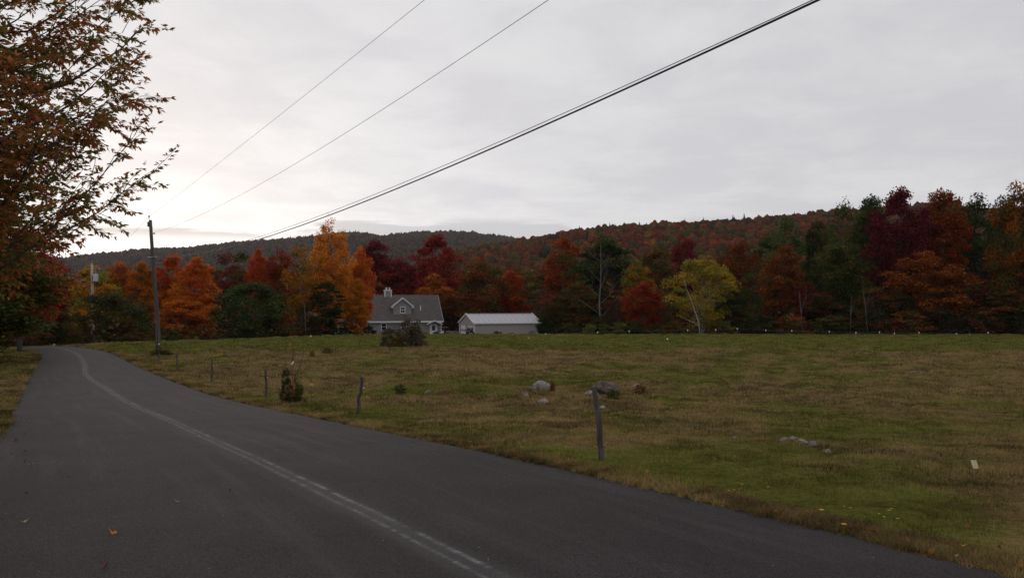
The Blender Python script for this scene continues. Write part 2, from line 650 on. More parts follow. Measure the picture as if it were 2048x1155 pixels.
# distant woodland, one colour for each crown
m, t, out = new_mat('far_foliage')
c = t.attr('tint').outputs['Color']
lv = t.attr('leafv').outputs['Fac']
geo = t.n('ShaderNodeNewGeometry').outputs['Position']
f = t.math('ADD', t.math('MULTIPLY', lv, 0.55), t.ss(t.noise(geo, 0.9, 3.0, 0.7), 0.3, 0.7, 0.45, 1.05))
c = t.mix(1.0, c, t.comb(f, f, f), 'MULTIPLY')
d = t.n('ShaderNodeBsdfDiffuse')
t.put(d.inputs[0], c)
t.t.links.new(d.outputs[0], out.inputs[0])
far_foliage = m

m, t, out = new_mat('forest_floor')
geo = t.n('ShaderNodeNewGeometry').outputs['Position']
n = t.noise(geo, 0.09, 6.0, 0.7)
c = t.mix(t.ss(n, 0.35, 0.65), (0.030, 0.026, 0.014), (0.085, 0.035, 0.018))
principled(t, out, c, 1.0, spec=0.0)
forest_floor = m

m, t, out = new_mat('rock')
co = t.n('ShaderNodeTexCoord').outputs['Object']
n = t.noise(co, 4.0, 6.0, 0.65)
n2 = t.noise(co, 17.0, 4.0, 0.7)
c = t.mix(t.ss(n, 0.36, 0.62), (0.12, 0.10, 0.085), (0.36, 0.335, 0.31))
c = t.mix(t.ss(n2, 0.53, 0.64), c, (0.075, 0.07, 0.045))
c = t.mix(1.0, c, t.n('ShaderNodeObjectInfo').outputs['Color'], 'MULTIPLY')
principled(t, out, c, 0.92, (t.math('ADD', n, n2), 0.6, 0.05))
rock_m = m

# ------------------------------------------------------------------ the ground sheet
rr = [0.0, 0.35]
while rr[-1] < 150:
    rr.append(rr[-1] * 1.0155 + 0.004)
while rr[-1] < 4200:
    rr.append(rr[-1] * 1.07)
rr = np.array(rr)
an = np.r_[np.arange(R(-42), R(42), 0.0048), np.linspace(R(42), R(318), 44, endpoint=False)]
RR, AA = np.meshgrid(rr, an, indexing='ij')
GX = (RR * np.sin(AA)).ravel()
GY = (RR * np.cos(AA)).ravel()
rc = road_coord(GX, GY)
GZ = ground_full(GX, GY, rc)
o_ = off_road(rc[0], rc[1])
edge = (1 - sstep(o_, 0.25, 0.75)) * (o_ > -0.5) + 0.0
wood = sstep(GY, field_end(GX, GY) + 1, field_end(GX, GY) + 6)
nr, na = len(rr), len(an)
i = np.arange(nr - 1)[:, None] * na
j = np.arange(na)[None, :]
jn = (j + 1) % na
F = np.stack([i + j, i + jn, i + na + jn, i + na + j], -1).reshape(-1, 4)
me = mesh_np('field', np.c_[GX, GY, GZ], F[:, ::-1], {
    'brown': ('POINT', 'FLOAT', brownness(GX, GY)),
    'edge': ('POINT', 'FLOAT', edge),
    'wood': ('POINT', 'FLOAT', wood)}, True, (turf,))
field = tag(link('field', me), 'short green and brown pasture sloping away from the road', kind='structure')

# ------------------------------------------------------------------ the road
chalk_px = [(930, 1154), (863, 1119), (764, 1065), (685, 1024), (619, 989), (561, 960), (500, 929), (440, 900), (382, 871), (329, 845),
            (263, 815), (214, 784), (181, 763), (166, 749), (168, 735), (157, 714), (140, 704), (104, 695)]
cp = np.array([[p.x, p.y] for p in (gpt(*q) for q in chalk_px)])
clat, cw_, carc = road_coord(cp[:, 0], cp[:, 1])
order = np.argsort(carc)
lat_n = 25
q = np.linspace(0, 1, lat_n)
S = RS[:, None] + 0 * q[None, :]
L = q[None, :] * RWID[:, None]
jit = (fbm(RS * 2.3, RS * 0 + 4, 71, 4) - 0.5) * 0.26
jit2 = (fbm(RS * 2.3, RS * 0 + 9, 72, 3) - 0.5) * 0.16
L = L + jit[:, None] * (1 - q)[None, :] ** 6 + jit2[:, None] * q[None, :] ** 6
RX = RE[:, 0:1] + RN[:, 0:1] * L
RY = RE[:, 1:2] + RN[:, 1:2] * L
RZ = gz(RX, RY) + 0.018 + 0.05 * (1 - (2 * q[None, :] - 1) ** 2)
chalk = L - np.interp(S, carc[order], clat[order])
ns = len(RS)
skirt = np.c_[np.c_[RX[:, 0], RY[:, 0], RZ[:, 0] - 0.12], ]
V = np.c_[RX.ravel(), RY.ravel(), RZ.ravel()]
i = np.arange(ns - 1)[:, None] * lat_n
j = np.arange(lat_n - 1)[None, :]
F = np.stack([i + j, i + lat_n + j, i + lat_n + j + 1, i + j + 1], -1).reshape(-1, 4)
nb = len(V)
sk1 = np.c_[RX[:, 0] - RN[:, 0] * 0.05, RY[:, 0] - RN[:, 1] * 0.05, RZ[:, 0] - 0.10]
sk2 = np.c_[RX[:, -1] + RN[:, 0] * 0.05, RY[:, -1] + RN[:, 1] * 0.05, RZ[:, -1] - 0.10]
V = np.r_[V, sk1, sk2]
k = np.arange(ns - 1)
F1 = np.c_[k * lat_n, nb + k, nb + k + 1, (k + 1) * lat_n][:, ::-1]
F2 = np.c_[k * lat_n + lat_n - 1, nb + ns + k, nb + ns + k + 1, (k + 1) * lat_n + lat_n - 1]
ext = lambda A, a0, a1: np.r_[A.ravel(), a0, a1]
me = mesh_np('road', V, np.r_[F[:, ::-1], F1, F2], {
    'chalk': ('POINT', 'FLOAT', ext(chalk, chalk[:, 0], chalk[:, -1])),
    'arc': ('POINT', 'FLOAT', ext(S, RS, RS)),
    'lat': ('POINT', 'FLOAT', ext(L, L[:, 0], L[:, -1]))}, True, (asphalt,))
road = tag(link('road', me), 'dark asphalt lane with a worn whitish double line', kind='structure')

# ------------------------------------------------------------------ hills and their woods
far_crest = np.array([(-900, 515), (-200, 512), (130, 516), (200, 508), (260, 504), (350, 501), (420, 494), (470, 489), (560, 483), (640, 477), (700, 469), (730, 470),
                      (765, 477), (830, 471), (880, 467), (950, 470), (1030, 481), (1150, 500), (1500, 520), (2900, 520)], float)
near_crest = np.array([(-900, 640), (600, 612), (760, 566), (850, 524), (940, 498), (1030, 484), (1100, 472), (1170, 460), (1250, 455), (1400, 449), (1500, 443), (1600, 436),
                       (1700, 428), (1900, 412), (2300, 402), (2900, 420)], float)


def crest_z(tab, u, d, tree):
    x = CX + u * FPX
    return (610 - np.interp(x, tab[:, 0], tab[:, 1])) / FPX * d + EYE - tree


def far_z(X, Y):
    u = X / Y
    top = crest_z(far_crest, u, 3000, 17) + (fbm(u * 22, u * 0 + 2, 5, 3) - 0.5) * 10
    return -20 + (top + 20) * sstep(Y, 650, 3000) ** 1.15 * (1 - 0.7 * sstep(Y, 3000, 4200)) + (fbm(X * 0.004, Y * 0.004, 33, 3) - 0.5) * 14 * sstep(Y, 800, 1500) * (1 - sstep(Y, 2400, 3000))


def near_z(X, Y):
    u = X / Y
    top = crest_z(near_crest, u, 900, 10.5)
    return -9 + (top + 9) * sstep(Y, 170, 900) * (1 - 0.8 * sstep(Y, 900, 1500)) + (fbm(X * 0.02, Y * 0.02, 14, 2) - 0.5) * 8 * sstep(Y, 300, 500) * (1 - sstep(Y, 780, 900))


def hill(name, label, zf, u0, u1, nu, ys):
    u = np.linspace(u0, u1, nu)
    YY, UU = np.meshgrid(ys, u, indexing='ij')
    X = UU * YY
    Z = zf(X, YY)
    a, b = len(ys), nu
    i = np.arange(a - 1)[:, None] * b
    j = np.arange(b - 1)[None, :]
    F = np.stack([i + j, i + j + 1, i + b + j + 1, i + b + j], -1).reshape(-1, 4)
    me = mesh_np(name, np.c_[X.ravel(), YY.ravel(), Z.ravel()], F, None, True, (forest_floor,))
    return tag(link(name, me), label, kind='structure')


hill('far_hills', 'long blue grey wooded ridge on the horizon', far_z, -1.0, 1.0, 160, np.linspace(650, 4100, 70))
hill('near_hill', 'wooded hillside rising behind the tree line', near_z, -0.45, 1.1, 150, np.linspace(170, 1500, 70))


def ico(sub):
    import bmesh
    bm = bmesh.new()
    bmesh.ops.create_icosphere(bm, subdivisions=sub, radius=1.0)
    V = np.array([v.co[:] for v in bm.verts])
    F = np.array([[v.index for v in f.verts] for f in bm.faces])
    bm.free()
    return V, F


PAL = np.array([(0.20, 0.060, 0.020), (0.17, 0.030, 0.020), (0.24, 0.090, 0.020), (0.055, 0.060, 0.020), (0.085, 0.075, 0.022), (0.12, 0.028, 0.022), (0.035, 0.045, 0.020), (0.17, 0.12, 0.025), (0.09, 0.04, 0.025)])


def woods(name, label, X, Y, Z, w0, w1, sub, probs, con=0.08, dim=1.0, soft=0.0):
    V0, F0 = ico(sub)
    n = len(X)
    nv, nf = len(V0), len(F0)
    wd = RNG.uniform(w0, w1, n)
    hg = wd * RNG.uniform(0.75, 1.35, n)
    ang = RNG.uniform(0, 6.283, n)
    P = np.repeat(V0[None], n, 0) * (1 + RNG.uniform(-0.24, 0.24, (n, nv, 1)))
    isc = RNG.random(n) < con
    tz = (P[:, :, 2] + 1) / 2
    cone = np.where(isc[:, None], (1.15 - tz) * 0.62, 1.0)
    x = (P[:, :, 0] * np.cos(ang)[:, None] - P[:, :, 1] * np.sin(ang)[:, None]) * wd[:, None] / 2 * cone
    y = (P[:, :, 0] * np.sin(ang)[:, None] + P[:, :, 1] * np.cos(ang)[:, None]) * wd[:, None] / 2 * cone
    z = P[:, :, 2] * hg[:, None] / 2 * np.where(isc, 1.5, 1.0)[:, None]
    V = np.stack([x + X[:, None], y + Y[:, None], z + Z[:, None] + hg[:, None] * 0.42], -1).reshape(-1, 3)
    F = (F0[None] + (np.arange(n) * nv)[:, None, None]).reshape(-1, 3)
    k = RNG.choice(len(PAL), n, p=np.array(probs) / sum(probs))
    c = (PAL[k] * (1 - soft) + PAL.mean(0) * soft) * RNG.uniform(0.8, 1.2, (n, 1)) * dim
    c[isc] = (0.022, 0.032, 0.018)
    c4 = np.c_[c, np.ones(n)]
    me = mesh_np(name, V, F, {'tint': ('FACE', 'FLOAT_COLOR', np.repeat(c4, nf, 0)),
                              'leafv': ('FACE', 'FLOAT', RNG.random(n * nf))}, False, (far_foliage,))
    return tag(link(name, me), label, kind='stuff')


n = 9000
Y = np.sqrt(RNG.uniform(200 ** 2, 960 ** 2, n))
U = RNG.uniform(-0.2, 0.56, n)
X = U * Y
woods('hillside_forest', 'autumn woods covering the nearer hillside', X, Y, near_z(X, Y), 4.5, 8.5, 2, (6, 5, 1.5, 4.5, 4, 6, 4, 0.6, 7), 0.07, 0.62, 0.28)
n = 20000
Y = np.sqrt(RNG.uniform(680 ** 2, 3060 ** 2, n))
X = RNG.uniform(-0.72, 0.35, n) * Y
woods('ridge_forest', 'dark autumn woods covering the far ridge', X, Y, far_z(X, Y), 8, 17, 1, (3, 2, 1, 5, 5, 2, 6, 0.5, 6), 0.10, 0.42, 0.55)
V0 = None

# ------------------------------------------------------------------ trees
def frames(dirs):
    d = dirs / np.linalg.norm(dirs, axis=1)[:, None]
    ref = np.where(np.abs(d[:, 2:3]) < 0.9, np.array([[0, 0, 1.0]]), np.array([[1.0, 0, 0]]))
    a = np.cross(d, ref)
    a /= np.linalg.norm(a, axis=1)[:, None]
    b = np.cross(a, d)
    return d, a, b


def leaf_quads(P, D, length, width, rng, fold=0.25):
    """kite shaped leaves at P pointing along D; returns verts, quads"""
    n = len(P)
    d, a, b = frames(D)
    roll = rng.uniform(-0.9, 0.9, n)[:, None]
    a2 = a * np.cos(roll) + b * np.sin(roll)
    b2 = -a * np.sin(roll) + b * np.cos(roll)
    l_ = length[:, None]
    w_ = width[:, None]
    m_ = P + d * l_ * 0.45
    V = np.stack([P, m_ + a2 * w_ / 2 + b2 * w_ * fold, P + d * l_, m_ - a2 * w_ / 2 + b2 * w_ * fold], 1).reshape(-1, 3)
    F = np.arange(4 * n).reshape(n, 4)
    return V, F


def crown_shape(kind):
    if kind == 'round':
        return lambda t: np.clip(1 - np.abs(2 * np.clip(t, 0, 1) ** 0.92 - 1) ** 2.1, 0, 1) ** 0.52
    if kind == 'oval':
        return lambda t: np.clip(1 - np.abs(2 * np.clip(t, 0, 1) ** 0.86 - 1) ** 2.0, 0, 1) ** 0.58
    if kind == 'tall':
        return lambda t: np.clip(1 - np.abs(2 * np.clip(t, 0, 1) ** 0.80 - 1) ** 2.4, 0, 1) ** 0.6
    if kind == 'cone':
        return lambda t: np.clip(1.02 - t, 0, 1) ** 0.8 * np.clip(t * 9, 0.55, 1)
    if kind == 'spread':
        return lambda t: np.sin(np.clip(t * 0.88 + 0.10, 0, 1) * math.pi) ** 0.5
    if kind == 'shrub':
        return lambda t: np.clip(1.0 - t ** 2.4, 0, 1) ** 0.6
    return lambda t: np.sin(t * math.pi)


def make_tree(name, seed, shape, H=14.0, W=9.0, cb=0.16, clumps=120, per=120, cr=0.95, ls=0.26, trunk_r=0.2, flat=0.6, limbs=True, lean=(0, 0), stems=1, bark_m=None, leaf_m=None, thin_top=0.0, droop=0.15):
    """prototype meshes (trunk, crown) standing on the origin"""
    rng = np.random.default_rng(seed)
    rnd = random.Random(seed)
    fn = crown_shape(shape)
    tt = rng.random(clumps * 3) ** 0.92
    keep = rng.random(len(tt)) < np.clip(fn(tt) ** 1.3 + 0.12, 0, 1)
    tt = tt[keep][:clumps]
    n = len(tt)
    az = (np.arange(n) * 2.39996 + rng.uniform(-0.6, 0.6, n))
    lobes = 1 + 0.17 * np.sin(az * 2 + rng.uniform(0, 6)) + 0.13 * np.sin(az * 3 + tt * 7 + rng.uniform(0, 6)) + rng.uniform(-0.26, 0.14, n)
    rad = W / 2 * fn(tt) * lobes * np.sqrt(rng.uniform(0.22, 1.0, n))
    rad = np.maximum(rad - cr * 0.45, 0)
    zc = H * (cb + (1 - cb) * tt) - cr * 0.35 * (tt > 0.9)
    C = np.c_[rad * np.cos(az) + lean[0] * zc / H, rad * np.sin(az) + lean[1] * zc / H, zc]
    mb = MB()
    for s in range(stems):
        a0 = 2 * math.pi * s / max(stems, 1) + rnd.uniform(-0.4, 0.4)
        sp = 0.0 if stems == 1 else W * 0.16
        pts, rds = [], []
        top = H * (0.86 if shape != 'cone' else 0.97) * (1 if stems == 1 else rnd.uniform(0.6, 0.95))
        for k in range(9):
            f_ = k / 8
            wob = 0.035 * H * f_
            pts.append((math.cos(a0) * sp * f_ ** 0.8 + lean[0] * f_ * top / H + rnd.uniform(-wob, wob) * 0.35, math.sin(a0) * sp * f_ ** 0.8 + lean[1] * f_ * top / H + rnd.uniform(-wob, wob) * 0.35, f_ * top - (0.25 if k == 0 else 0)))
            rds.append(trunk_r * (1.35 if k == 0 else 1.0) * (1 - 0.9 * f_) / (1 if stems == 1 else 1.7) + 0.012)
        mb.tube(pts, rds, 7, True, 0.1, rnd)
    if limbs:
        for c in C[rng.permutation(n)[:min(n, 60)]]:
            r_ = math.hypot(c[0] - lean[0] * c[2] / H, c[1] - lean[1] * c[2] / H)
            z0 = max(c[2] - r_ * (0.9 if shape != 'cone' else -0.12), H * cb * 0.6, 0.15)
            z0 = min(z0, H * 0.84)
            p0 = Vector((lean[0] * z0 / H, lean[1] * z0 / H, z0))
            p3 = Vector(c)
            pts = [p0, p0.lerp(p3, 0.35) + Vector((0, 0, -0.05 * r_)), p0.lerp(p3, 0.7), p3]
            r0 = trunk_r * 0.34 * (1 - 0.6 * z0 / H)
            mb.tube([q + Vector((rnd.uniform(-.1, .1), rnd.uniform(-.1, .1), rnd.uniform(-.1, .1))) * (1 if k_ else 0) for k_, q in enumerate(pts)], [r0, r0 * 0.7, r0 * 0.45, r0 * 0.2], 5, False)
    tm = mb.mesh(name + '_trunk', bark_m or bark, True)
    # leaves
    num = (per * (1 - thin_top * sstep(tt, 0.6, 1.0))).astype(int)
    idx = np.repeat(np.arange(n), num)
    N = len(idx)
    cs = cr * rng.uniform(0.5, 1.45, n)[idx]
    g = rng.normal(size=(N, 3))
    g /= np.linalg.norm(g, axis=1)[:, None]
    rr_ = rng.random(N) ** 0.5
    off = g * rr_[:, None] * cs[:, None] * np.array([1.15, 1.15, flat])
    off[:, 2] -= droop * (off[:, 0] ** 2 + off[:, 1] ** 2) / cs
    P = C[idx] + off
    P[:, 2] = np.maximum(P[:, 2], 0.05)
    D = off * np.array([1, 1, 0.4]) + rng.normal(size=(N, 3)) * 0.45 * cr + np.array([0, 0, -0.22 * cr])
    ln = ls * rng.uniform(0.7, 1.35, N)
    V, F = leaf_quads(P, D, ln, ln * rng.uniform(0.6, 0.95, N), rng)
    clv = np.clip(rng.random(n) * 0.75 + 0.25 * fbm(C[:, 0] * 0.3 + 50, C[:, 2] * 0.3 + C[:, 1] * 0.2, seed, 2), 0, 1)[idx]
    cm = mesh_np(name + '_crown', V, F, {'clump': ('FACE', 'FLOAT', clv), 'leafv': ('FACE', 'FLOAT', rng.random(N))}, False, (leaf_m or leaf,))
    return dict(trunk=tm, crown=cm, H=H, W=W)


PROTO = {
    'maple1': make_tree('maple_a', 101, 'round', per=150),
    'maple2': make_tree('maple_b', 102, 'round', cb=0.10, per=150, cr=1.05, flat=0.5),
    'maple3': make_tree('maple_c', 103, 'oval', cb=0.12, clumps=130, per=140),
    'maple4': make_tree('maple_d', 104, 'oval', cb=0.08, clumps=140, per=140, cr=0.85),
    'tall1': make_tree('tall_a', 105, 'tall', cb=0.14, W=7.5, clumps=120, per=130, cr=0.85),
    'tall2': make_tree('tall_b', 106, 'tall', cb=0.22, W=8, clumps=95, per=110, cr=0.9, thin_top=0.5),
    'loose1': make_tree('loose_a', 107, 'oval', cb=0.2, W=8, clumps=80, per=75, cr=0.95, ls=0.27, thin_top=0.55, bark_m=bark_grey),
    'loose2': make_tree('loose_b', 108, 'tall', cb=0.15, W=8, clumps=75, per=70, cr=0.9, ls=0.27, bark_m=bark_grey),
    'birch': make_tree('birch', 109, 'oval', cb=0.14, W=12, clumps=135, per=125, cr=0.95, ls=0.24, trunk_r=0.08, stems=3, bark_m=birch_bark, droop=0.3),
    'lollipop': make_tree('lollipop', 113, 'oval', cb=0.10, W=9, clumps=150, per=120, cr=0.72, ls=0.25, thin_top=0.78),
    'apple': make_tree('apple', 110, 'spread', H=8, W=11, cb=0.06, clumps=150, per=130, cr=0.85, ls=0.22, trunk_r=0.22, stems=2),
    'shrub': make_tree('shrub', 111, 'shrub', H=3, W=4, cb=0.04, clumps=70, per=90, cr=0.42, ls=0.15, trunk_r=0.05, stems=4),
    'shrub2': make_tree('shrub_b', 112, 'shrub', H=3, W=3.4, cb=0.04, clumps=45, per=60, cr=0.42, ls=0.15, trunk_r=0.05, stems=5),
    'spruce': make_tree('spruce', 114, 'cone', W=6.5, cb=0.05, clumps=170, per=90, cr=0.62, ls=0.24, flat=0.32, droop=0.45, leaf_m=needle),
    'pine': make_tree('pine', 115, 'oval', W=8, cb=0.06, clumps=130, per=120, cr=0.8, ls=0.24, flat=0.4, leaf_m=needle),
}

ORANGE = (0.56, 0.165, 0.022)
ORED = (0.46, 0.078, 0.022)
RUST = (0.25, 0.068, 0.020)
BROWN = (0.15, 0.062, 0.024)
RED = (0.27, 0.034, 0.024)
DRED = (0.125, 0.020, 0.020)
WINE = (0.12, 0.016, 0.026)
GOLD = (0.54, 0.225, 0.022)
YELL = (0.38, 0.255, 0.030)
YG = (0.19, 0.185, 0.032)
GREEN = (0.060, 0.085, 0.022)
LGREEN = (0.095, 0.125, 0.035)
DKG = (0.032, 0.044, 0.018)
OLIVE = (0.10, 0.085, 0.024)
GREY = (0.13, 0.085, 0.070)


def sc(c, k):
    return tuple(v * k for v in c)


def tree(x, d, top, wpx, proto, a, b, label, cat='tree', name='tree', group=None, rz=None, base=None):
    """plant a tree at depth d whose crown is centred on photo column x, reaches photo row top and is wpx wide"""
    p = PROTO[proto]
    X = (x - CX) / FPX * d
    g = float(gz(X, d)) if base is None else base
    ztop = at(x, top, d).z
    h = max(ztop - g, 0.4)
    wm = wpx / FPX * d
    e = empty(name, (X, d, g), rz if rz is not None else random.uniform(0, 6.28), label, cat, group)
    e.scale = (wm / p['W'], wm / p['W'], h / p['H'])
    t_ = link('trunk' if name != 'shrub' else 'stem', p['trunk'], e)
    c = link('crown' if name != 'shrub' else 'foliage', p['crown'], e)
    c.color = (*a, 1)
    c['tint2'] = tuple(float(v) for v in b)
    if a[0] > 0.36 and x < 1300:
        c.material_slots[0].link = 'OBJECT'
        c.material_slots[0].material = leaf_thin
    return e


G_BACK = 'trees at the back of the field'
T = tree
# --- left of and beyond the road
T(-14, 45, 405, 235, 'maple1', sc(RED, 1.15), sc(RUST, 1.2), 'dark red roadside maple, first in the row left of the asphalt', name='maple_tree')
T(-60, 41, 470, 300, 'maple3', OLIVE, GREEN, 'olive green roadside tree with low leafy boughs, at the frame edge', name='roadside_tree')
T(40, 52, 520, 150, 'loose2', sc(LGREEN, 1.3), OLIVE, 'pale green roadside tree in front of the red maples', name='roadside_tree')
T(42, 60, 440, 130, 'maple2', sc(RED, 1.1), sc(RUST, 1.2), 'red roadside maple second in the row by the bend', name='maple_tree')
T(108, 74, 552, 64, 'tall1', DRED, sc(RED, 0.7), 'wine red tree with tall bare trunk beyond the road bend', name='maple_tree')
T(88, 84, 605, 130, 'maple3', GOLD, RUST, 'golden orange tree glowing low beyond the road bend', name='maple_tree')
T(30, 88, 560, 150, 'maple4', RUST, OLIVE, 'rusty brown tree in the gloom left of the bend', name='maple_tree')
T(-30, 78, 540, 160, 'maple4', BROWN, OLIVE, 'brown tree at the picture edge behind the roadside trunks', name='maple_tree')
T(106, 70, 642, 62, 'apple', DKG, DKG, 'small dark green tree at the road bend', name='small_tree')
T(184, 98, 528, 112, 'maple2', sc(YG, 1.3), GOLD, 'yellow green maple behind the pale utility pole', name='maple_tree')
T(150, 112, 560, 110, 'maple1', RUST, YG, 'rust and yellow tree far left behind the dark bush', name='maple_tree')
T(240, 104, 520, 90, 'maple3', sc(ORANGE, 0.8), RUST, 'orange maple right of the pale utility pole', name='maple_tree')
T(282, 100, 522, 76, 'maple4', sc(ORANGE, 0.9), OLIVE, 'narrow orange maple just left of the dark utility pole', name='maple_tree')
T(345, 104, 506, 90, 'maple1', sc(ORED, 0.85), ORANGE, 'orange red maple just right of the dark utility pole', name='maple_tree')
T(390, 97, 512, 95, 'maple4', ORANGE, ORED, 'broad orange maple with dark fork between pole and dark bush', name='maple_tree')
T(370, 90, 590, 110, 'maple2', ORANGE, RUST, 'low orange maple boughs right of the utility pole base', name='maple_tree')
T(218, 76, 586, 178, 'apple', (0.068, 0.072, 0.032), sc(OLIVE, 0.9), 'large dark green round bush by the road bend', cat='bush', name='bush')
T(455, 118, 498, 75, 'loose1', DRED, BROWN, 'dull dark red tree left of the green apple shaped tree', name='maple_tree')
T(487, 125, 495, 70, 'loose2', OLIVE, GREEN, 'slim olive tree behind the big dark green bush', name='ash_tree')
T(515, 116, 496, 60, 'maple4', ORED, ORED, 'bright orange red tree top above the dark green bush', name='maple_tree')
T(560, 114, 496, 75, 'maple3', sc(RED, 0.9), RUST, 'red maple between the dark bush and the thin gold birch', name='maple_tree')
T(604, 101, 482, 80, 'loose1', sc(GOLD, 0.7), OLIVE, 'thin gold tree with pale trunk left of the tall orange maple', name='birch_tree')
T(505, 92, 564, 178, 'apple', (0.058, 0.072, 0.028), sc(GREEN, 1.15), 'big dark green spreading tree at the field edge', name='apple_tree')
T(662, 106, 430, 104, 'lollipop', (0.62, 0.215, 0.03), GOLD, 'tall bright orange maple standing above the ridge line', name='maple_tree')
T(722, 112, 490, 58, 'maple3', ORANGE, ORED, 'orange maple leaning against the tall one left of the house', name='maple_tree')
T(652, 100, 562, 82, 'pine', DKG, sc(GREEN, 0.6), 'dark pine at the foot of the tall orange maple', name='pine_tree')
T(712, 109, 556, 70, 'maple4', GOLD, sc(ORANGE, 0.9), 'golden maple covering the left end of the house', name='maple_tree')
# --- behind house and barn
T(752, 168, 476, 78, 'tall1', DRED, RED, 'dark red tree rising behind the left end of the house roof', name='maple_tree')
T(800, 165, 512, 95, 'maple3', sc(RED, 0.8), DRED, 'red maple behind the house chimney', name='maple_tree')
T(872, 162, 468, 112, 'maple1', sc(RED, 0.95), RED, 'broad bright red maple behind the right end of the house', name='maple_tree')
T(745, 158, 560, 90, 'maple2', RUST, BROWN, 'rusty maple low behind the house roof', name='maple_tree')
T(868, 152, 545, 85, 'maple2', RUST, ORANGE, 'orange brown maple right behind the house gable', name='maple_tree')
T(905, 148, 585, 70, 'maple3', sc(RUST, 0.8), OLIVE, 'brown tree in the gap between house and barn', name='maple_tree')
T(962, 142, 516, 104, 'maple3', sc(RUST, 0.9), OLIVE, 'olive and orange maple behind the barn', name='maple_tree')
T(1018, 147, 540, 82, 'maple4', ORED, RUST, 'fiery red orange maple behind the barn roof', name='maple_tree')
T(1055, 150, 535, 75, 'loose1', OLIVE, YG, 'yellowish thin tree behind the right end of the barn', name='ash_tree')
T(1082, 135, 574, 70, 'loose2', GREY, RUST, 'greyish half bare tree right of the barn', name='ash_tree')
T(1124, 146, 470, 92, 'tall1', RUST, sc(ORED, 0.8), 'tall rust orange maple left of the grey green tree', name='maple_tree')
T(1120, 125, 590, 90, 'maple1', sc(OLIVE, 0.7), BROWN, 'dim olive tree above the round dark shrub', name='maple_tree')
T(1205, 138, 472, 155, 'maple2', sc(GREEN, 0.85), DKG, 'big grey green tree behind the bare pale trunk', name='ash_tree')
T(1160, 128, 560, 80, 'maple3', OLIVE, BROWN, 'olive brown tree left of the bare pale trunk', name='maple_tree')
T(1272, 128, 520, 85, 'maple4', sc(YG, 0.85), sc(GOLD, 0.7), 'yellow green maple right of the bare pale trunk', name='maple_tree')
T(1318, 140, 492, 85, 'tall1', OLIVE, RUST, 'olive and rust tree between two red crowns', name='maple_tree')
T(1368, 146, 470, 82, 'maple3', sc(RED, 0.8), DRED, 'dark red maple peeping over the yellow birch', name='maple_tree')
T(1232, 112, 575, 70, 'loose2', DRED, OLIVE, 'dark red sapling tree beside the bare pale trunk', name='maple_tree')
T(1287, 108, 560, 84, 'maple3', sc(ORED, 0.72), RED, 'small bright red maple at the field edge', name='maple_tree')
T(1330, 118, 575, 80, 'loose1', OLIVE, BROWN, 'shadowy olive tree between red maple and yellow birch', name='maple_tree')
T(1405, 106, 508, 138, 'birch', YELL, YG, 'yellow birch with white leaning trunk at the field edge', name='birch_tree')
# --- right mass
T(1480, 135, 480, 95, 'maple1', sc(RUST, 0.8), BROWN, 'russet tree right behind the yellow birch', name='maple_tree')
T(1510, 118, 540, 95, 'loose2', OLIVE, GREEN, 'slender olive tree right of the yellow birch', name='ash_tree')
T(1570, 132, 430, 90, 'tall2', LGREEN, GREEN, 'light green tree poking above the hillside', name='ash_tree')
T(1568, 113, 490, 105, 'maple4', sc(RUST, 0.85), BROWN, 'tall rust brown maple below the light green tree', name='maple_tree')
T(1622, 118, 462, 70, 'spruce', DKG, DKG, 'dark pointed spruce among the autumn trees', name='spruce_tree')
T(1612, 110, 560, 80, 'loose1', sc(RED, 0.6), BROWN, 'dark reddish tree under the spruce', name='maple_tree')
T(1688, 128, 396, 100, 'loose1', GREEN, OLIVE, 'half bare green tree with wispy top', name='ash_tree')
T(1680, 112, 480, 120, 'maple3', sc(GREEN, 0.8), OLIVE, 'green brown tree with wispy tree above it', name='ash_tree')
T(1745, 130, 386, 90, 'tall1', GREEN, DKG, 'dark green tree left of the wine red maple', name='ash_tree')
T(1800, 120, 373, 130, 'maple1', WINE, DRED, 'tall wine red maple at the top of the right wood', name='maple_tree')
T(1745, 108, 570, 105, 'loose2', OLIVE, RUST, 'olive understorey tree below the wine red maple', name='maple_tree')
T(1885, 122, 373, 108, 'tall1', sc(RUST, 0.8), sc(ORED, 0.5), 'tall rust red maple beside the wine red one', name='maple_tree')
T(1850, 108, 500, 150, 'maple2', sc(RUST, 0.85), sc(ORANGE, 0.5), 'broad orange brown maple low in the right wood', name='maple_tree')
T(1960, 126, 385, 110, 'tall2', sc(GREEN, 0.8), DKG, 'dark green tree right of the tall rust red maple', name='ash_tree')
T(2035, 112, 362, 120, 'maple3', sc(ORANGE, 0.5), OLIVE, 'orange and olive maple at the right picture edge', name='maple_tree')
T(1935, 107, 540, 120, 'loose2', DRED, OLIVE, 'dim reddish understorey tree in the right wood', name='maple_tree')
T(2000, 106, 575, 130, 'maple4', sc(OLIVE, 0.7), RUST, 'low olive tree at the foot of the right wood', name='maple_tree')
T(1460, 110, 590, 90, 'maple2', sc(DKG, 0.9), OLIVE, 'dark low tree right under the yellow birch crown', name='small_tree')
T(1655, 107, 590, 95, 'maple2', sc(GREEN, 0.6), DRED, 'dark low tree at the foot of the spruce', name='small_tree')
T(1795, 106, 585, 90, 'maple4', sc(DKG, 1.1), BROWN, 'dark green low tree at the foot of the wine red maple', name='small_tree')
T(2110, 108, 420, 140, 'maple1', RUST, OLIVE, 'rust coloured maple cut by the right picture edge', name='maple_tree')
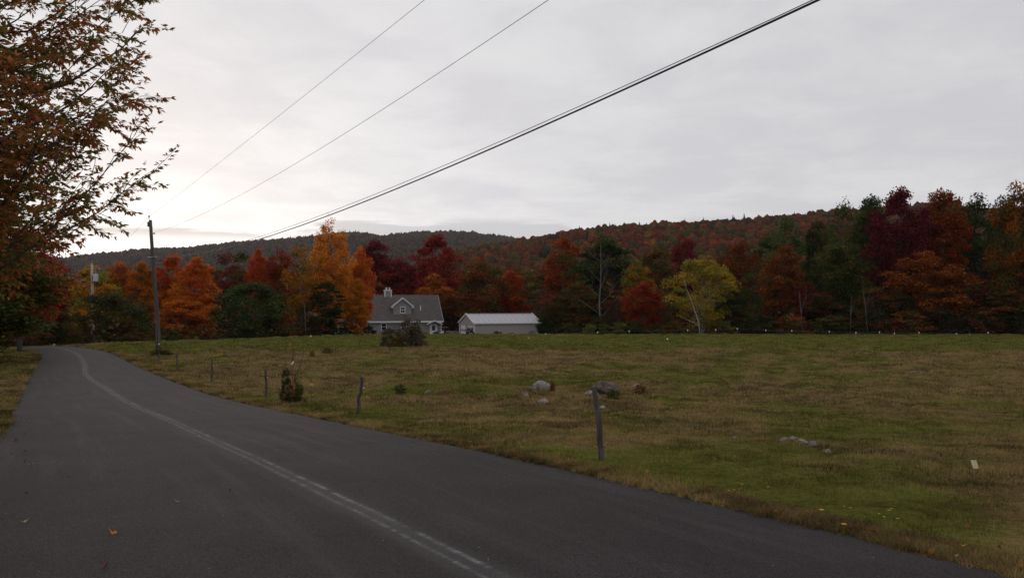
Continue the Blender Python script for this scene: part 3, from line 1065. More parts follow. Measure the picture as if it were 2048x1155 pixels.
# second rank closing the wood
for x, d, top, wpx, pr, a, b, lb in [
        (1460, 160, 500, 110, 'maple3', BROWN, OLIVE, 'brown tree filling the gap behind the yellow birch'),
        (1540, 165, 470, 110, 'maple1', GREEN, BROWN, 'green tree showing just left of the light green tall one'),
        (1640, 158, 440, 110, 'maple4', OLIVE, DKG, 'olive tree rising behind the spruce tip'),
        (1720, 155, 425, 110, 'maple2', BROWN, OLIVE, 'brown tree behind the wispy half bare top'),
        (1830, 150, 420, 120, 'maple3', DRED, BROWN, 'dark red tree behind the wine red maple'),
        (1925, 152, 410, 120, 'maple1', DKG, BROWN, 'blackish green tree behind the tall rust red maple'),
        (2020, 150, 405, 120, 'maple4', OLIVE, RUST, 'olive tree behind the orange maple at the right edge'),
        (1410, 165, 520, 100, 'maple2', RUST, OLIVE, 'rust tree directly behind the yellow birch crown'),
        (1250, 165, 525, 110, 'maple4', OLIVE, BROWN, 'olive tree behind the yellow green maple'),
        (1170, 168, 520, 100, 'maple1', RUST, OLIVE, 'rust tree behind the left side of the grey green crown'),
        (1095, 172, 540, 90, 'maple3', OLIVE, BROWN, 'olive tree behind the greyish half bare tree'),
        (1040, 176, 535, 90, 'maple2', RUST, OLIVE, 'rust tree behind the fiery maple over the barn'),
        (930, 178, 545, 90, 'maple4', BROWN, RUST, 'brown tree between the red maple and the barn'),
        (820, 185, 540, 100, 'maple1', DRED, RUST, 'dark red tree low behind the house ridge'),
        (690, 170, 530, 100, 'maple3', RUST, OLIVE, 'rust tree behind the golden maple by the house'),
        (610, 150, 530, 100, 'maple4', BROWN, OLIVE, 'brown tree behind the thin gold birch'),
        (540, 150, 525, 95, 'maple1', OLIVE, RUST, 'olive tree in the gap right of the orange red top'),
        (470, 150, 530, 95, 'maple2', BROWN, RUST, 'brown tree behind the big dark green field tree'),
        (410, 145, 530, 100, 'maple3', RUST, OLIVE, 'rust tree behind the broad orange maple'),
        (315, 140, 535, 100, 'maple1', OLIVE, BROWN, 'olive tree behind the dark utility pole'),
        (230, 140, 545, 100, 'maple4', OLIVE, RUST, 'olive tree behind the large round bush'),
        (140, 140, 550, 100, 'maple2', BROWN, DRED, 'brown tree far off at the road end'),
        (60, 120, 540, 120, 'maple3', BROWN, OLIVE, 'brown tree behind the roadside row')]:
    T(x, d, top, wpx, pr, sc(a, 0.8), sc(b, 0.8), lb, name='wood_tree', group='second rank of autumn trees')

# bare pale tree
mb = MB()
rnd = random.Random(5)


def limb(mb, p, d, ln, r, depth):
    pts = [p]
    rads = [r]
    q = Vector(p)
    v = Vector(d).normalized()
    for k in range(4):
        v = (v + Vector((rnd.uniform(-.18, .18), rnd.uniform(-.18, .18), rnd.uniform(-.04, .16)))).normalized()
        q = q + v * ln / 4
        pts.append(q.copy())
        rads.append(r * (1 - 0.17 * (k + 1)))
    mb.tube(pts, rads, 6 if depth > 1 else 4, False)
    if depth > 0:
        for k in range(3 if depth > 1 else 4):
            i_ = rnd.choice((2, 3, 4))
            a_ = rnd.uniform(0, 6.28)
            side = Vector((math.cos(a_), math.sin(a_), rnd.uniform(0.1, 0.8)))
            limb(mb, pts[i_], v * 0.7 + side * 0.9, ln * rnd.uniform(0.5, 0.75), rads[i_] * 0.62, depth - 1)


mb.tube([(0, 0, -0.3), (0.05, 0, 2), (-0.1, 0.05, 4.5), (0.1, 0, 7.5), (0.15, 0.1, 10.5), (0.1, 0.1, 13)], [0.15, 0.12, 0.095, 0.065, 0.04, 0.012], 8)
dt = empty('bare_tree', (0, 0, 0), 0, 'bare pale grey tree trunk in front of the grey green crown', 'tree')
mbl = MB()
for z_, a_, l_ in ((2.6, 0.3, 3.2), (3.0, 2.9, 3.6), (4.5, 0.1, 3.8), (5.4, 3.3, 2.8), (6.6, 0.9, 2.8), (7.6, 2.6, 2.6), (8.6, 5.4, 2.4), (9.6, 0.5, 2.0), (10.4, 3.0, 2.0)):
    limb(mbl, Vector((0, 0, z_)), Vector((math.cos(a_), math.sin(a_) * 0.6, 0.75)), l_, 0.034, 2)
mb.build('trunk', deadwood, dt, smooth=True)
mbl.build('limbs', deadwood, dt, smooth=True)
dX = (1200 - CX) / FPX * 110
dt.location = (dX, 110, float(gz(dX, 110)))
# the birch's leaning white trunk
mb = MB()
mb.tube([(0, 0, -0.3), (-0.25, -0.1, 1.6), (-0.9, -0.2, 3.6), (-1.7, -0.2, 5.6), (-2.2, -0.1, 7.5)], [0.085, 0.065, 0.045, 0.03, 0.012], 8)
mb.tube([(-0.1, -0.1, 0.9), (-0.9, -0.5, 1.5), (-2.0, -0.9, 1.9), (-2.9, -1.1, 2.4)], [0.05, 0.04, 0.03, 0.012], 6)
bX = (1400 - CX) / FPX * 101.5
wt_ = mb.build('leaning_birch_stem', birch_bark, None, (bX, 101.5, float(gz(bX, 101.5))), True)
tag(wt_, 'white bare birch stem leaning out in front of the yellow birch', 'tree')
# pale forked trunks inside the right wood
for k, (x, y0, y1, lean_) in enumerate([(1605, 580, 666, -7), (1700, 590, 666, 4), (1735, 570, 610, -10), (612, 600, 676, -4)]):
    d_ = 101.0 if x > 1000 else 93.0
    p0 = at(x, y1, d_)
    p0.z = float(gz(p0.x, p0.y))
    p1 = at(x + lean_, y0, d_)
    mb = MB()
    h_ = p1.z - p0.z
    mb.tube([(0, 0, -0.3), ((p1.x - p0.x) * 0.4, 0, h_ * 0.5), (p1.x - p0.x, 0, h_)], [0.06, 0.05, 0.02], 6)
    mb.tube([((p1.x - p0.x) * 0.4, 0, h_ * 0.5), ((p1.x - p0.x) * 0.4 + 0.7, 0.2, h_ * 0.9)], [0.03, 0.012], 5)
    o = mb.build('bare_tree', bark_grey, None, p0, True)
    tag(o, ['slim pale bare stem under the spruce at the field edge', 'slim pale stem right of the spruce by the fence', 'pale slanting stem under the wine red maple', 'pale bare stem right of the big dark green field tree'][k], 'tree')

# shrubs along the edges
S_ = lambda x, d, top, wpx, pr, a, b, label, **k: tree(x, d, top, wpx, pr, a, b, label, cat='shrub', name='shrub', **k)
S_(1090, 106, 634, 46, 'shrub', DKG, DKG, 'round dark green shrub at the right end of the barn')
S_(1140, 106, 644, 50, 'shrub2', sc(OLIVE, 0.8), GREEN, 'dull green shrub right of the round dark one')
S_(1180, 103, 646, 36, 'shrub2', YG, LGREEN, 'yellow green shrub beneath the bare pale tree')
S_(1208, 103, 644, 28, 'shrub2', LGREEN, OLIVE, 'light green shrub right of the yellow green one')
S_(1240, 103, 642, 42, 'shrub2', YG, GREEN, 'ragged yellow green shrub left of the small red maple')
S_(1350, 103, 640, 60, 'shrub2', OLIVE, RUST, 'rusty scrub left of the birch trunk')
S_(1440, 103, 636, 60, 'shrub2', sc(YG, 0.8), OLIVE, 'olive scrub right of the birch trunk')
S_(1520, 103, 630, 80, 'shrub', sc(DKG, 0.9), OLIVE, 'dark scrub at the field edge right of the birch')
S_(1585, 103, 626, 80, 'shrub2', RUST, OLIVE, 'rust scrub under the rust brown maple')
S_(1660, 103, 630, 90, 'shrub', OLIVE, DKG, 'olive scrub under the green brown tree')
S_(1740, 103, 622, 90, 'shrub', DKG, BROWN, 'dark scrub left of the right wood centre')
S_(1815, 103, 618, 90, 'shrub2', RUST, OLIVE, 'rust scrub at the centre of the right wood')
S_(1890, 103, 616, 100, 'shrub', DKG, sc(DRED, 0.9), 'dark scrub under the tall rust red maple')
S_(1965, 103, 612, 100, 'shrub', BROWN, DKG, 'brown scrub near the right picture edge')
S_(2040, 103, 608, 110, 'shrub', sc(OLIVE, 0.7), DKG, 'olive scrub at the right picture edge')
S_(1268, 104, 640, 60, 'shrub', DKG, OLIVE, 'dark scrub behind the ragged yellow green shrub')
S_(1205, 107, 630, 90, 'shrub', DKG, BROWN, 'dark tangle under the bare pale tree')
S_(345, 80, 655, 36, 'shrub2', GREEN, LGREEN, 'small green shrub right of the utility pole')
S_(385, 82, 660, 34, 'shrub2', GREEN, RUST, 'small green shrub under the low orange maple')
S_(410, 84, 650, 44, 'shrub', BROWN, GREEN, 'brownish shrub left of the big dark green tree')
S_(560, 92, 628, 60, 'shrub', sc(RUST, 0.7), OLIVE, 'rusty shrub right of the big dark green tree')
S_(625, 98, 630, 60, 'shrub', DKG, sc(RUST, 0.7), 'dark shrub left of the pine foot')
S_(270, 72, 662, 70, 'shrub2', sc(OLIVE, 0.8), BROWN, 'weedy shrub between the dark bush and the pole')
S_(150, 72, 640, 40, 'shrub2', OLIVE, RUST, 'olive shrub at the end of the road')
S_(60, 68, 640, 90, 'shrub2', sc(BROWN, 0.8), OLIVE, 'brown thicket left of the road bend')
S_(690, 118, 640, 50, 'shrub', DKG, DKG, 'dark green garden shrub by the porch of the house')
S_(735, 119, 648, 44, 'shrub', sc(GREEN, 0.7), DKG, 'dark green garden shrub under the house window')
S_(780, 117, 655, 40, 'shrub', sc(YG, 0.6), OLIVE, 'yellowish garden shrub left of the field bush')
S_(852, 118, 660, 26, 'shrub2', YG, YELL, 'yellow green garden shrub below the house door')
S_(872, 118, 662, 24, 'shrub', DKG, OLIVE, 'dark garden shrub at the right house corner')
S_(940, 116, 652, 22, 'shrub2', sc(GREEN, 0.8), DKG, 'leafy shrub in front of the barn doors')
S_(995, 112, 661, 24, 'shrub', OLIVE, GREEN, 'grassy tuft against the barn side wall')
S_(1022, 111, 664, 20, 'shrub2', OLIVE, YG, 'low yellowish tuft near the right end of the barn')


# dim undergrowth filling the wood floor behind the front trees
n = 46000
UY = RNG.uniform(0, 1, n) ** 0.8 * 95
UU = RNG.uniform(-0.72, 0.74, n)
UX0 = UU * 100
fe = field_end(UX0, np.full(n, 100.0))
UY = fe + 3.5 + UY
UX = UU * UY
clear = ~((UX > -32) & (UX < 6) & (UY > 100) & (UY < 146))
UX, UY = UX[clear], UY[clear]
hh_ = RNG.random(len(UX)) ** 1.6 * 2.4 * (0.35 + 1.1 * fbm(UX * 0.12, UY * 0.12, 201, 2))
P = np.c_[UX, UY, gz(UX, UY) + hh_]
D = np.c_[RNG.normal(size=(len(UX), 2)), RNG.uniform(-0.6, 0.6, len(UX))]
ln = RNG.uniform(0.3, 0.62, len(UX))
V, F = leaf_quads(P, D, ln, ln * 0.75, RNG)
me = mesh_np('undergrowth', V, F, {'clump': ('FACE', 'FLOAT', fbm(UX * 0.2, UY * 0.2, 207, 2)), 'leafv': ('FACE', 'FLOAT', RNG.random(len(UX)))}, False, (leaf,))
o = tag(link('undergrowth', me), 'dim leafy undergrowth on the wood floor', kind='stuff')
o.color = (0.045, 0.045, 0.018, 1)
o['tint2'] = (0.12, 0.045, 0.02)


def blossoms(x, d, top, bot, wpx, label, seed):
    """white flowering shrub: leaves and many white heads"""
    e = tree(x, d, top, wpx, 'shrub', sc(GREEN, 0.6), DKG, label, cat='shrub', name='shrub')
    rg = np.random.default_rng(seed)
    mb = MB()
    for k in range(34):
        a_ = rg.uniform(0, 6.28)
        t_ = rg.uniform(0.05, 0.95)
        r_ = 2.0 * (1 - t_ ** 2.4) ** 0.6 + 0.08
        c = Vector((r_ * math.cos(a_), r_ * math.sin(a_), 0.3 + 2.6 * t_))
        s = rg.uniform(0.10, 0.2)
        mb.add([c + Vector(v) * s for v in ((1, 0, 0), (-1, 0, 0), (0, 1, 0), (0, -1, 0), (0, 0, .7), (0, 0, -.7))],
               [(0, 2, 4), (2, 1, 4), (1, 3, 4), (3, 0, 4), (2, 0, 5), (1, 2, 5), (3, 1, 5), (0, 3, 5)])
    mb.build('blossoms', white_plastic, e)


blossoms(660, 110, 656, 672, 30, 'white flowering shrub left of the house porch', 3)
blossoms(722, 112, 652, 672, 40, 'white flowering shrub below the house eave', 4)

# ------------------------------------------------------------------ the foreground tree on the left verge
def fore_tree():
    rng = np.random.default_rng(77)
    rnd = random.Random(77)
    bx, by = -11.4, 14.6
    bz = float(gz(bx, by))
    e = empty('ash_tree', (bx, by, bz), 0, 'large overhanging tree with green and reddish pointed leaves, nearest at the left', 'tree')
    zt = np.array([1.8, 2.6, 3.2, 3.9, 4.7, 5.4, 6.0, 7.0, 8.5, 10.5, 12.5, 14.0])     # world height
    rt = np.array([1.2, 2.0, 2.9, 3.9, 4.75, 4.1, 4.0, 4.15, 4.2, 3.6, 2.4, 0.5])
    trunk = MB()
    tp = [(0, 0, -0.3), (0.05, 0, 1.2), (0.12, 0.05, 2.6), (0.1, 0.1, 4.2), (0.25, 0.1, 6.2), (0.2, 0.2, 8.5), (0.3, 0.1, 11), (0.25, 0.1, 13.4 - bz)]
    trunk.tube(tp, [0.34, 0.27, 0.24, 0.22, 0.18, 0.13, 0.08, 0.03], 12, True, 0.07, rnd)
    trunk.build('trunk', bark, e, smooth=True)
    limbs = MB()
    SP, SD, SC = [], [], []
    nl = 230
    for i_ in range(nl):
        z = rnd.uniform(3.7, 13.2) if i_ % 2 else rnd.uniform(3.7, 7.8)
        az = i_ * 2.39996 + rnd.uniform(-0.4, 0.4)
        rmax = float(np.interp(z, zt, rt)) * (1 + 0.06 * math.sin(3 * az + z) + rnd.uniform(-0.10, 0.04))
        r_ = rmax * rnd.choice((0.55, 0.75, 0.95, 1.0, 1.0))
        end = Vector((r_ * math.cos(az), r_ * math.sin(az), z - bz))
        z0 = max(end.z - r_ * rnd.uniform(0.30, 0.9), 2.2)
        st = Vector((0.12, 0.08, z0))
        pts, n_ = [], 9
        bow = rnd.uniform(-0.22, 0.02)
        wx, wy = rnd.uniform(-0.5, 0.5), rnd.uniform(-0.5, 0.5)
        for k in range(n_):
            f_ = k / (n_ - 1)
            p = st.lerp(end, f_)
            p.z += math.sin(f_ * math.pi) * r_ * bow
            p += Vector((wx * math.sin(f_ * math.pi), wy * math.sin(f_ * math.pi), 0))
            p += Vector((rnd.uniform(-.07, .07), rnd.uniform(-.07, .07), rnd.uniform(-.06, .06))) * (0 if k == 0 else 1)
            pts.append(p)
        r0 = 0.010 + 0.0062 * r_ * rnd.choice((0.6, 0.8, 0.9, 1.0, 1.9))
        limbs.tube(pts, [r0 * (1 - 0.86 * k / (n_ - 1)) for k in range(n_)], 5, False)
        cv = rnd.random()
        nsub = int(4 + 3.2 * r_)
        for s_ in range(nsub):
            f_ = rnd.uniform(0.30, 1.0) if s_ else 1.0
            kf = f_ * (n_ - 1)
            k0 = min(int(kf), n_ - 2)
            p = pts[k0].lerp(pts[k0 + 1], kf - k0)
            out_ = (pts[k0 + 1] - pts[k0]).normalized()
            sa = rnd.uniform(-1.25, 1.25)
            dr = Vector((out_.x * math.cos(sa) - out_.y * math.sin(sa), out_.x * math.sin(sa) + out_.y * math.cos(sa), out_.z * 0.5 + rnd.uniform(-0.55, 0.95))).normalized()
            ln = rnd.uniform(0.35, 0.9)
            q = [p]
            v = dr.copy()
            for k in range(4):
                v = (v + Vector((rnd.uniform(-.16, .16), rnd.uniform(-.16, .16), -0.10))).normalized()
                q.append(q[-1] + v * ln / 4)
            limbs.tube(q, [0.0085, 0.007, 0.0055, 0.004, 0.0025], 3, False)
            nsp = int(ln * 11) + 2
            for m_ in range(nsp):
                g = 0.2 + 0.8 * (m_ + 1) / nsp
                kf2 = g * 4
                a0 = min(int(kf2), 3)
                pp = q[a0].lerp(q[a0 + 1], kf2 - a0)
                side = Vector((-v.y, v.x, 0)) * (1 if m_ % 2 else -1) * rnd.uniform(0.3, 1.2)
                dd = (v * rnd.uniform(0.3, 1.0) + side + Vector((0, 0, rnd.uniform(-0.9, 0.35))))
                dd = dd.normalized() if m_ < nsp - 1 else v
                SP.append(tuple(pp + dd * rnd.uniform(0.03, 0.09)))
                SD.append(tuple(dd))
                SC.append(cv * 0.6 + rnd.random() * 0.4)
    limbs.build('branches', bark, e, smooth=True)
    SP, SD, SC = np.array(SP), np.array(SD), np.array(SC)
    n = len(SP)
    d, a, b = frames(SD)
    Vs, Fs, Cs, Ls = [], [], [], []
    off = 0
    for th, lf in ((0.0, 1.0), (0.62, 0.85), (-0.62, 0.85), (1.25, 0.6), (-1.25, 0.6)):
        th_ = th + rng.normal(0, 0.14, n)
        dirs = d * np.cos(th_)[:, None] + a * np.sin(th_)[:, None] + b * rng.normal(-0.12, 0.22, n)[:, None]
        ln = 0.138 * lf * rng.uniform(0.75, 1.2, n)
        V, F = leaf_quads(SP, dirs, ln, ln * rng.uniform(0.34, 0.52, n), rng, 0.15)
        Vs.append(V)
        Fs.append(F + off)
        off += len(V)
        Cs.append(SC)
        Ls.append(np.clip(rng.random(n), 0, 1))
    cm = mesh_np('fore_leaves', np.concatenate(Vs), np.concatenate(Fs), {'clump': ('FACE', 'FLOAT', np.concatenate(Cs)), 'leafv': ('FACE', 'FLOAT', np.concatenate(Ls))}, False, (leaf_thin,))
    c = link('crown', cm, e)
    c.color = (0.21, 0.19, 0.052, 1)
    c['tint2'] = (0.40, 0.145, 0.055)


fore_tree()

# ------------------------------------------------------------------ house
def siding(name, col, pitch, axis='Z', depth=0.35):
    m, t, out = new_mat(name)
    co = t.n('ShaderNodeTexCoord').outputs['Object']
    s = t.sep(co)
    v = t.math('FRACT', t.math('DIVIDE', s['XYZ'.index(axis)], pitch))
    n = t.noise(co, 3.0, 4)
    f = t.ss(n, 0.3, 0.7, 0.92, 1.06)
    principled(t, out, t.mix(1.0, col, t.comb(f, f, f), 'MULTIPLY'), 0.7, (v, depth, 0.03))
    return m


clap = siding('grey_clapboard', (0.235, 0.225, 0.235), 0.14)
trim = plain('white_trim', (0.66, 0.65, 0.64), 0.06, 8, 0.6, 0.03)
metal_wall = siding('taupe_metal_wall', (0.34, 0.31, 0.285), 0.23, 'X', 0.25)
metal_roof = siding('pale_metal_roof', (0.44, 0.44, 0.46), 0.23, 'X', 0.2)
glass_m = plain('dark_window_glass', (0.012, 0.013, 0.016), 0.1, 3, 0.08, 0.0, spec=0.6)
m, t, out = new_mat('grey_shingle')
co = t.n('ShaderNodeTexCoord').outputs['Object']
brk_ = t.n('ShaderNodeTexBrick')
t.put(brk_.inputs['Vector'], t.vmath('MULTIPLY', co, (1.0, 1.414, 1.0)))
brk_.inputs['Color1'].default_value = (0.082, 0.070, 0.068, 1)
brk_.inputs['Color2'].default_value = (0.118, 0.102, 0.098, 1)
brk_.inputs['Mortar'].default_value = (0.055, 0.052, 0.052, 1)
brk_.inputs['Scale'].default_value = 1.0
brk_.inputs['Brick Width'].default_value = 0.45
brk_.inputs['Row Height'].default_value = 0.2
brk_.inputs['Mortar Size'].default_value = 0.012
n = t.noise(co, 5.0, 5.0, 0.7)
f = t.ss(n, 0.25, 0.75, 0.75, 1.25)
principled(t, out, t.mix(1.0, brk_.outputs[0], t.comb(f, f, f), 'MULTIPLY'), 0.92, (n, 0.3, 0.02))
shingle = m


def window(parent, x, z, wd, ht, y=0.0, cross=True):
    """wall window in the plane y facing -y: frame with glass, mullions"""
    mb = MB()
    b_ = 0.11
    mb.box((x - wd / 2 - b_, y - 0.05, z - b_), (x - wd / 2, y + 0.03, z + ht + b_))
    mb.box((x + wd / 2, y - 0.05, z - b_), (x + wd / 2 + b_, y + 0.03, z + ht + b_))
    mb.box((x - wd / 2, y - 0.052, z + ht), (x + wd / 2, y + 0.03, z + ht + b_))
    mb.box((x - wd / 2, y - 0.06, z - b_), (x + wd / 2, y + 0.03, z))
    wn = mb.build('window', trim, parent)
    g = MB()
    hh = ht / 2
    MB().box((x - wd / 2, y - 0.02, z), (x + wd / 2, y - 0.004, z + hh - 0.02)).build('pane', glass_m, wn)
    MB().box((x - wd / 2, y - 0.02, z + hh + 0.02), (x + wd / 2, y - 0.004, z + ht)).build('pane', glass_m, wn)
    mb = MB()
    mb.box((x - wd / 2, y - 0.035, z + hh - 0.03), (x + wd / 2, y - 0.003, z + hh + 0.03))
    if cross:
        mb.box((x - 0.02, y - 0.030, z), (x + 0.02, y - 0.0035, z + hh - 0.03))
        mb.box((x - 0.02, y - 0.030, z + hh + 0.03), (x + 0.02, y - 0.0035, z + ht))
    mb.build('sash_bar', trim, wn)
    return wn


def gable_roof(parent, x0, x1, y0, y1, ze, rise, th, mat, name='roof'):
    ym = (y0 + y1) / 2
    out_ = [(x0, y0, ze), (x0, ym, ze + rise), (x0, y1, ze), (x0, y1, ze - th), (x0, ym, ze + rise - th * 1.3), (x0, y0, ze - th)]
    mb = MB()
    mb.prism(out_[:2] + out_[4:], (x1 - x0, 0, 0))
    mb.prism([out_[1], out_[2], out_[3], out_[4]], (x1 - x0, 0, 0))
    return mb.build(name, mat, parent)


th = R(17)
HX, HY = (727 - CX) / FPX * 131.5, 131.5
hz_ = float(gz(HX, HY))
house = empty('house', (HX, HY, hz_), th, 'grey clapboard house with dark roof, dormer and white trim', 'house')
L_, D_ = 13.0, 8.4
ZE = 2.72
mb = MB()
mb.prism([(0, 0, -0.4), (0, D_, -0.4), (0, D_, ZE - 0.05), (0, D_ / 2, ZE + 4.05), (0, 0, ZE - 0.05)], (L_, 0, 0))
mb.build('wall', clap, house)
roof = gable_roof(house, -0.3, L_ + 0.3, -0.42, D_ + 0.42, ZE - 0.06, 4.42, 0.10, shingle)
mb = MB()
mb.box((-0.3, -0.47, ZE - 0.30), (L_ + 0.3, -0.425, ZE - 0.05))
mb.box((-0.3, -0.425, ZE - 0.30), (L_ + 0.3, -0.005, ZE - 0.26))
mb.build('eave_fascia', trim, house)
for xx in (0.0, L_):
    MB().box((xx - 0.07, -0.03, -0.4), (xx + 0.07, 0.09, ZE - 0.31)).build('corner_board', trim, house)
for s in (-1, 1):
    xx = -0.33 if s < 0 else L_ + 0.30
    mb = MB()
    mb.prism([(xx, -0.45, ZE - 0.30), (xx, -0.45, ZE - 0.04), (xx, D_ / 2, ZE + 4.36), (xx, D_ + 0.45, ZE - 0.04), (xx, D_ + 0.45, ZE - 0.30), (xx, D_ / 2, ZE + 4.05)], (0.03, 0, 0))
    mb.build('rake_board', trim, house)
# dormer
dxc, dw = 6.55, 3.0
dmy = 0.75
dor = MB()
zb, zeD, zpk = ZE + 0.95, ZE + 2.55, ZE + 3.75
yb = 4.0
dor.prism([(dxc - dw / 2, dmy, zb - 0.4), (dxc + dw / 2, dmy, zb - 0.4), (dxc + dw / 2, dmy, zeD), (dxc, dmy, zpk), (dxc - dw / 2, dmy, zeD)], (0, yb - dmy, 0))
dormer = dor.build('dormer', clap, house)
mb = MB()
for s in (-1, 1):
    mb.prism([(dxc, dmy - 0.3, zpk + 0.12), (dxc + s * (dw / 2 + 0.35), dmy - 0.3, zeD - 0.14), (dxc + s * (dw / 2 + 0.35), dmy - 0.3, zeD - 0.24), (dxc, dmy - 0.3, zpk + 0.01)], (0, yb - dmy + 0.3, 0))
mb.build('dormer_roof', shingle, dormer)
mb = MB()
for s in (-1, 1):
    mb.prism([(dxc, dmy - 0.36, zpk + 0.15), (dxc + s * (dw / 2 + 0.40), dmy - 0.36, zeD - 0.15), (dxc + s * (dw / 2 + 0.40), dmy - 0.36, zeD - 0.40), (dxc, dmy - 0.36, zpk - 0.10)], (0, 0.05, 0))
mb.box((dxc - dw / 2, dmy - 0.05, zb - 0.38), (dxc + dw / 2, dmy - 0.002, zb - 0.16))
mb.box((dxc - dw / 2 - 0.40, dmy - 0.35, zeD - 0.41), (dxc - dw / 2 - 0.0, dmy + 0.1, zeD - 0.28))
mb.box((dxc + dw / 2 + 0.0, dmy - 0.35, zeD - 0.41), (dxc + dw / 2 + 0.40, dmy + 0.1, zeD - 0.28))
mb.build('dormer_trim', trim, dormer)
wn = window(house, dxc + 0.05, ZE + 1.35, 0.62, 0.9, dmy)
# ground floor openings
window(house, 3.35, 1.25, 0.75, 1.0, 0.0, False)
window(house, 6.65, 1.15, 0.75, 1.15, 0.0, False)
MB().box((5.0, -0.08, 1.75), (5.3, -0.001, 1.87)).build('wall_vent', cable_m, house)
MB().box((6.0, -0.16, 1.95), (6.2, -0.001, 2.1)).build('wall_lamp', trim, house)
mb = MB()
mb.box((11.05, -0.05, 0.0), (11.25, 0.02, 2.1))
mb.box((12.15, -0.05, 0.0), (12.35, 0.02, 2.1))
mb.box((11.25, -0.05, 2.0), (12.15, 0.02, 2.12))
df = mb.build('door', trim, house)
mb = MB().box((11.25, -0.03, 0.0), (12.15, -0.002, 1.05))
mb.box((11.25, -0.03, 1.05), (11.42, -0.002, 2.0)).box((11.98, -0.03, 1.05), (12.15, -0.002, 2.0)).box((11.42, -0.03, 1.88), (11.98, -0.002, 2.0))
mb.build('door_leaf', trim, df)
for ix in range(3):
    for iz in range(3):
        MB().box((11.42 + ix * 0.19 + 0.012, -0.02, 1.05 + iz * 0.277 + 0.012), (11.42 + ix * 0.19 + 0.172, -0.004, 1.05 + iz * 0.277 + 0.262)).build('pane', glass_m, df)
MB().box((11.30, -0.09, 0.95), (11.36, -0.031, 1.06)).build('handle', rust, df)
mb = MB()
pc = 11.7
for s in (-1, 1):
    mb.prism([(pc, -0.95, 2.78), (pc + s * 1.22, -0.95, 2.22), (pc + s * 1.22, -0.95, 2.14), (pc, -0.95, 2.68)], (0, 0.94, 0))
por = mb.build('porch_roof', shingle, house)
mb = MB()
for s in (-1, 1):
    mb.prism([(pc, -1.0, 2.82), (pc + s * 1.28, -1.0, 2.24), (pc + s * 1.28, -1.0, 2.06), (pc, -1.0, 2.62)], (0, 0.045, 0))
    mb.box((pc + s * 1.22 - 0.06, -0.95, 2.03), (pc + s * 1.22 + 0.06, -0.02, 2.13))
mb.build('porch_trim', trim, por)
# chimney with two caps
chx = 4.6
chm = MB().box((chx - 0.6, D_ / 2 - 0.35, ZE + 3.6), (chx + 0.6, D_ / 2 + 0.45, ZE + 5.15)).build('chimney', clap, house)
mb = MB()
for xx in (-0.62, 0.46):
    mb.box((chx + xx, D_ / 2 - 0.38, ZE + 3.9), (chx + xx + 0.16, D_ / 2 - 0.352, ZE + 5.02))
mb.box((chx - 0.66, D_ / 2 - 0.42, ZE + 5.02), (chx + 0.66, D_ / 2 + 0.52, ZE + 5.20))
mb.build('chimney_trim', trim, chm)
for xx in (-0.26, 0.26):
    mb = MB().tube([(chx + xx, D_ / 2, ZE + 5.18), (chx + xx, D_ / 2, ZE + 5.48)], 0.10, 10)
    mb.tube([(chx + xx, D_ / 2, ZE + 5.49), (chx + xx, D_ / 2, ZE + 5.58)], [0.17, 0.11], 10)
    mb.build('flue_cap', trim, chm)
mb = MB().tube([(9.75, 1.55, ZE + 1.5), (9.75, 1.55, ZE + 2.55)], 0.09, 8).tube([(9.75, 1.55, ZE + 1.55), (9.75, 1.55, ZE + 1.78)], [0.19, 0.12], 8)
mb.build('vent_pipe', trim, house)
MB().tube([(1.05, 1.2, ZE + 1.2), (1.05, 1.2, ZE + 2.2)], 0.07, 8).build('vent_pipe', trim, house)
# side porch to the left
mb = MB()
mb.prism([(-4.2, 0.3, 2.25), (-4.2, 3.0, 3.6), (-4.2, 3.0, 3.5), (-4.2, 0.3, 2.15)], (4.5 - 0.65, 0, 0))
sp = mb.build('side_porch', shingle, house)
MB().box((-4.2, 0.24, 2.05), (-0.36, 0.29, 2.27)).build('side_porch_fascia', trim, sp)
for xx in (-4.0, -1.9, -0.5):
    MB().box((xx - 0.08, 0.32, -0.3), (xx + 0.08, 0.48, 2.14)).build('porch_post', trim, sp)
mb = MB().box((-4.2, 2.2, -0.4), (-0.34, 3.0, 3.3))
mb.build('side_porch_wall', clap, sp)

# ------------------------------------------------------------------ barn
tb = R(21)
BX, BY = (948 - CX) / FPX * 121.0, 121.0
bz_ = float(gz(BX, BY))
barn = empty('barn', (BX, BY, bz_), tb, 'low taupe metal barn with pale ribbed roof and two garage doors', 'barn')
BL, BD, BE, BRI = 10.9, 7.4, 2.58, 1.30
mb = MB()
mb.prism([(0.02, 0.02, -0.5), (0.02, BD - 0.02, -0.5), (0.02, BD - 0.02, BE - 0.06), (0.02, BD / 2, BE + BRI - 0.08), (0.02, 0.02, BE - 0.06)], (BL - 0.04, 0, 0))
mb.build('wall', metal_wall, barn)
npan = 12
pw = BL / npan
wall_pan = MB().box((0.006, 0, -0.5), (pw - 0.006, 0.018, BE - 0.08)).box((0.0, -0.018, -0.5), (0.03, 0.0, BE - 0.08)).mesh('wall_panel', metal_wall)
rl = math.hypot(BD / 2 + 0.25, BRI + 0.088)
ra = math.atan2(BRI + 0.088, BD / 2 + 0.25)
roof_pan = MB().box((0.005, 0, 0), (pw + 0.01 - 0.005, rl, 0.03)).box((0.0, 0, 0.03), (0.035, rl, 0.055)).mesh('roof_panel', metal_roof)
